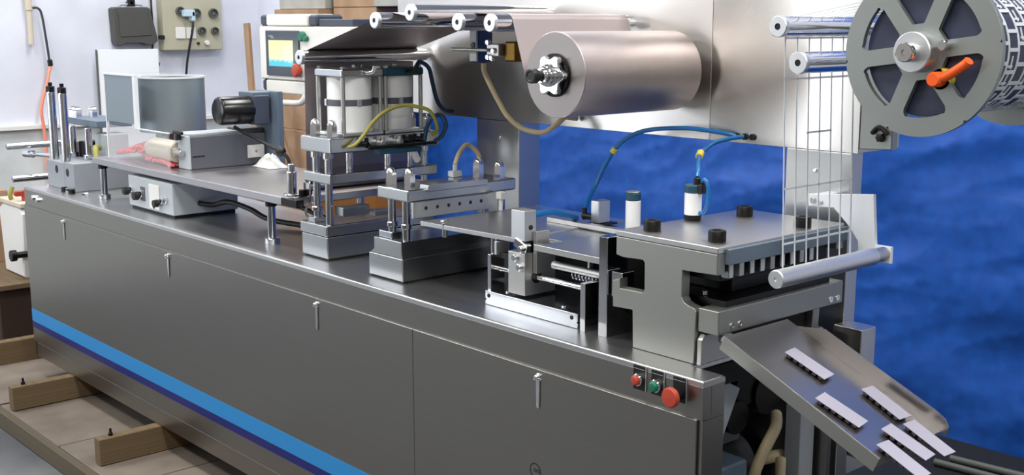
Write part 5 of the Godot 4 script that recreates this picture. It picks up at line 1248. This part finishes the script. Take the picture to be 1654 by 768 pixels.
	obj("shell", MB.new().prism([[1.418, 1.945], [1.435, 1.955], [1.67, 1.957], [1.69, 1.945], [1.735, 1.745], [1.735, 1.72], [1.69, 1.690], [1.655, 1.690], [1.62, 1.704], [1.49, 1.704], [1.462, 1.687], [1.435, 1.690], [1.425, 1.72]], V(-6.41, 0, 0), Vector3.FORWARD, Vector3.UP, V(-0.089, 0, 0), 0.008), M.case, k)
	obj("lid_panel", MB.new().prism([[1.45, 1.932], [1.66, 1.932], [1.69, 1.76], [1.46, 1.75]], V(-6.404, 0, 0), Vector3.FORWARD, Vector3.UP, V(-0.007, 0, 0), 0.003), M.case, k)
	obj("handle", MB.new().tube([V(-6.44, 1.955, -1.48), V(-6.44, 1.972, -1.485), V(-6.44, 1.974, -1.56), V(-6.44, 1.972, -1.635), V(-6.44, 1.957, -1.64)], 0.008, 8), M.palepaint, k)
	obj("hook", MB.new().cyl(V(-6.5, 1.985, -1.56), V(-6.42, 1.985, -1.56), 0.012, 12).bb(-6.45, -6.42, 1.96, 2.01, -1.585, -1.535, 0.003), M.black, k)
	obj("latch", MB.new().bb(-6.41, -6.38, 1.73, 1.76, -1.775, -1.735, 0.004), M.black, k)
	solo("case_cord", MB.new().tube([V(-6.46, 2.3, -1.72), V(-6.46, 1.9, -1.722), V(-6.455, 1.76, -1.728), V(-6.455, 1.70, -1.714), V(-6.46, 1.62, -1.706), V(-6.46, 1.60, -1.716)], 0.007, 8), M.cable, "thin dark cord hanging down the wall between the tool case and the khaki panel", "cord")
	solo("wall_hook", MB.new().lathe(V(-6.499, 1.555, -1.755), Vector3.RIGHT, [[0.0, 0.03], [0.012, 0.03], [0.022, 0.012], [0.022, 0.0], [0.0, 0.0]], 14), M.black, "small black knob on the white wall above the drum hopper", "hook")
	var wb := thing("white_board", "white sheet board leaning on the end wall behind the drum hopper", "board", V(-6.43, 0.6, -1.5))
	obj("sheet", MB.new().bb(-6.44, -6.425, 0.0, 1.665, -1.74, -1.295, 0.003), M.boardwhite, wb)
	obj("edge_strip", MB.new().box(V(-6.43, 0.84, -1.288), V(0.02, 1.65, 0.008), 0.002), M.socket, wb)
	obj("backing", MB.new().bb(-6.487, -6.44, 1.3, 1.34, -1.7, -1.32, 0.002), M.slate, wb)
	solo("wall_stick", MB.new().cyl(V(-6.47, 1.705, -0.866), V(-6.47, 1.93, -0.866), 0.018, 16).cyl(V(-6.47, 1.93, -0.866), V(-6.47, 2.12, -0.860), 0.024, 16).cyl(V(-6.499, 1.96, -0.86), V(-6.45, 1.96, -0.89), 0.01, 12), M.cream, "cream broom-handle stick fixed upright on the white wall at the infeed end", "stick")
	var wc := thing("wall_cable", "blue-grey cable drooping from the cream stick to a black connector, then orange to the floor", "cable", V(-6.45, 1.0, -0.93))
	obj("lead", MB.new().tube([V(-6.47, 1.945, -0.885), V(-6.455, 1.944, -0.92), V(-6.455, 1.90, -0.943), V(-6.455, 1.73, -0.961), V(-6.455, 1.60, -0.972)], 0.008, 8), M.greycable, wc)
	obj("connector", MB.new().cyl(V(-6.452, 1.605, -0.973), V(-6.452, 1.56, -0.976), 0.017, 14, 0.005), M.black, wc)
	obj("orange_lead", MB.new().tube([V(-6.452, 1.56, -0.976), V(-6.44, 1.52, -0.958), V(-6.43, 1.44, -0.935), V(-6.43, 1.34, -0.90), V(-6.43, 1.25, -0.885), V(-6.44, 1.1, -0.90), V(-6.45, 0.6, -0.92), V(-6.44, 0.02, -0.93)], 0.011, 8), M.salmon, wc)
	# clutter beyond the infeed end
	var cr := thing("wooden_crate", "brown wooden crate with a pale lid on the floor beyond the infeed end", "crate", V(-5.4, 0, -0.6))
	obj("crate", MB.new().bb(-5.95, -4.98, 0.0855, 0.40, -1.1, -0.06, 0.006), M.brown, cr)
	obj("lid_board", MB.new().bb(-6.0, -4.94, 0.40, 0.43, -0.56, -0.02, 0.004), M.wood, cr)
	obj("lid_board", MB.new().bb(-6.0, -4.94, 0.40, 0.428, -1.14, -0.565, 0.004), M.wood, cr)
	var wt := thing("white_tank", "white plastic tank with a red tap on the wooden crate at the infeed end", "tank", V(-5.2, 0.43, -0.35))
	obj("tank_body", MB.new().prism([[-5.36, 0.432], [-5.06, 0.432], [-5.02, 0.80], [-5.06, 0.83], [-5.34, 0.83], [-5.40, 0.80]], V(0, 0, -0.23), Vector3.RIGHT, Vector3.UP, V(0, 0, -0.26), 0.01), M.white, wt)
	obj("lid", MB.new().bb(-5.38, -5.03, 0.83, 0.862, -0.49, -0.225, 0.008), M.cream, wt)
	tag(obj("tap", MB.new().cyl(V(-5.12, 0.862, -0.30), V(-5.12, 0.92, -0.30), 0.03, 16).box(V(-5.12, 0.905, -0.27), V(0.03, 0.03, 0.08), 0.006), M.red, wt), "red tap")
	obj("tap_lever", MB.new().tube([V(-5.2, 0.866, -0.24), V(-5.2, 0.89, -0.235), V(-5.2, 0.935, -0.25)], 0.013, 8), M.yellowhose, wt)
	obj("pipe_fitting", MB.new().cyl(V(-5.045, 0.57, -0.27), V(-4.93, 0.57, -0.27), 0.022, 16).cyl(V(-4.96, 0.53, -0.27), V(-4.96, 0.62, -0.27), 0.03, 14).cyl(V(-5.045, 0.57, -0.27), V(-5.045, 0.57, -0.19), 0.018, 14).cyl(V(-5.045, 0.57, -0.19), V(-5.045, 0.57, -0.16), 0.032, 14), M.darksteel, wt)
	carton("worn brown carton at the frame edge behind the white tank", -5.95, -5.62, 0.43, 0.86, -0.36, -0.12, M.board, "")
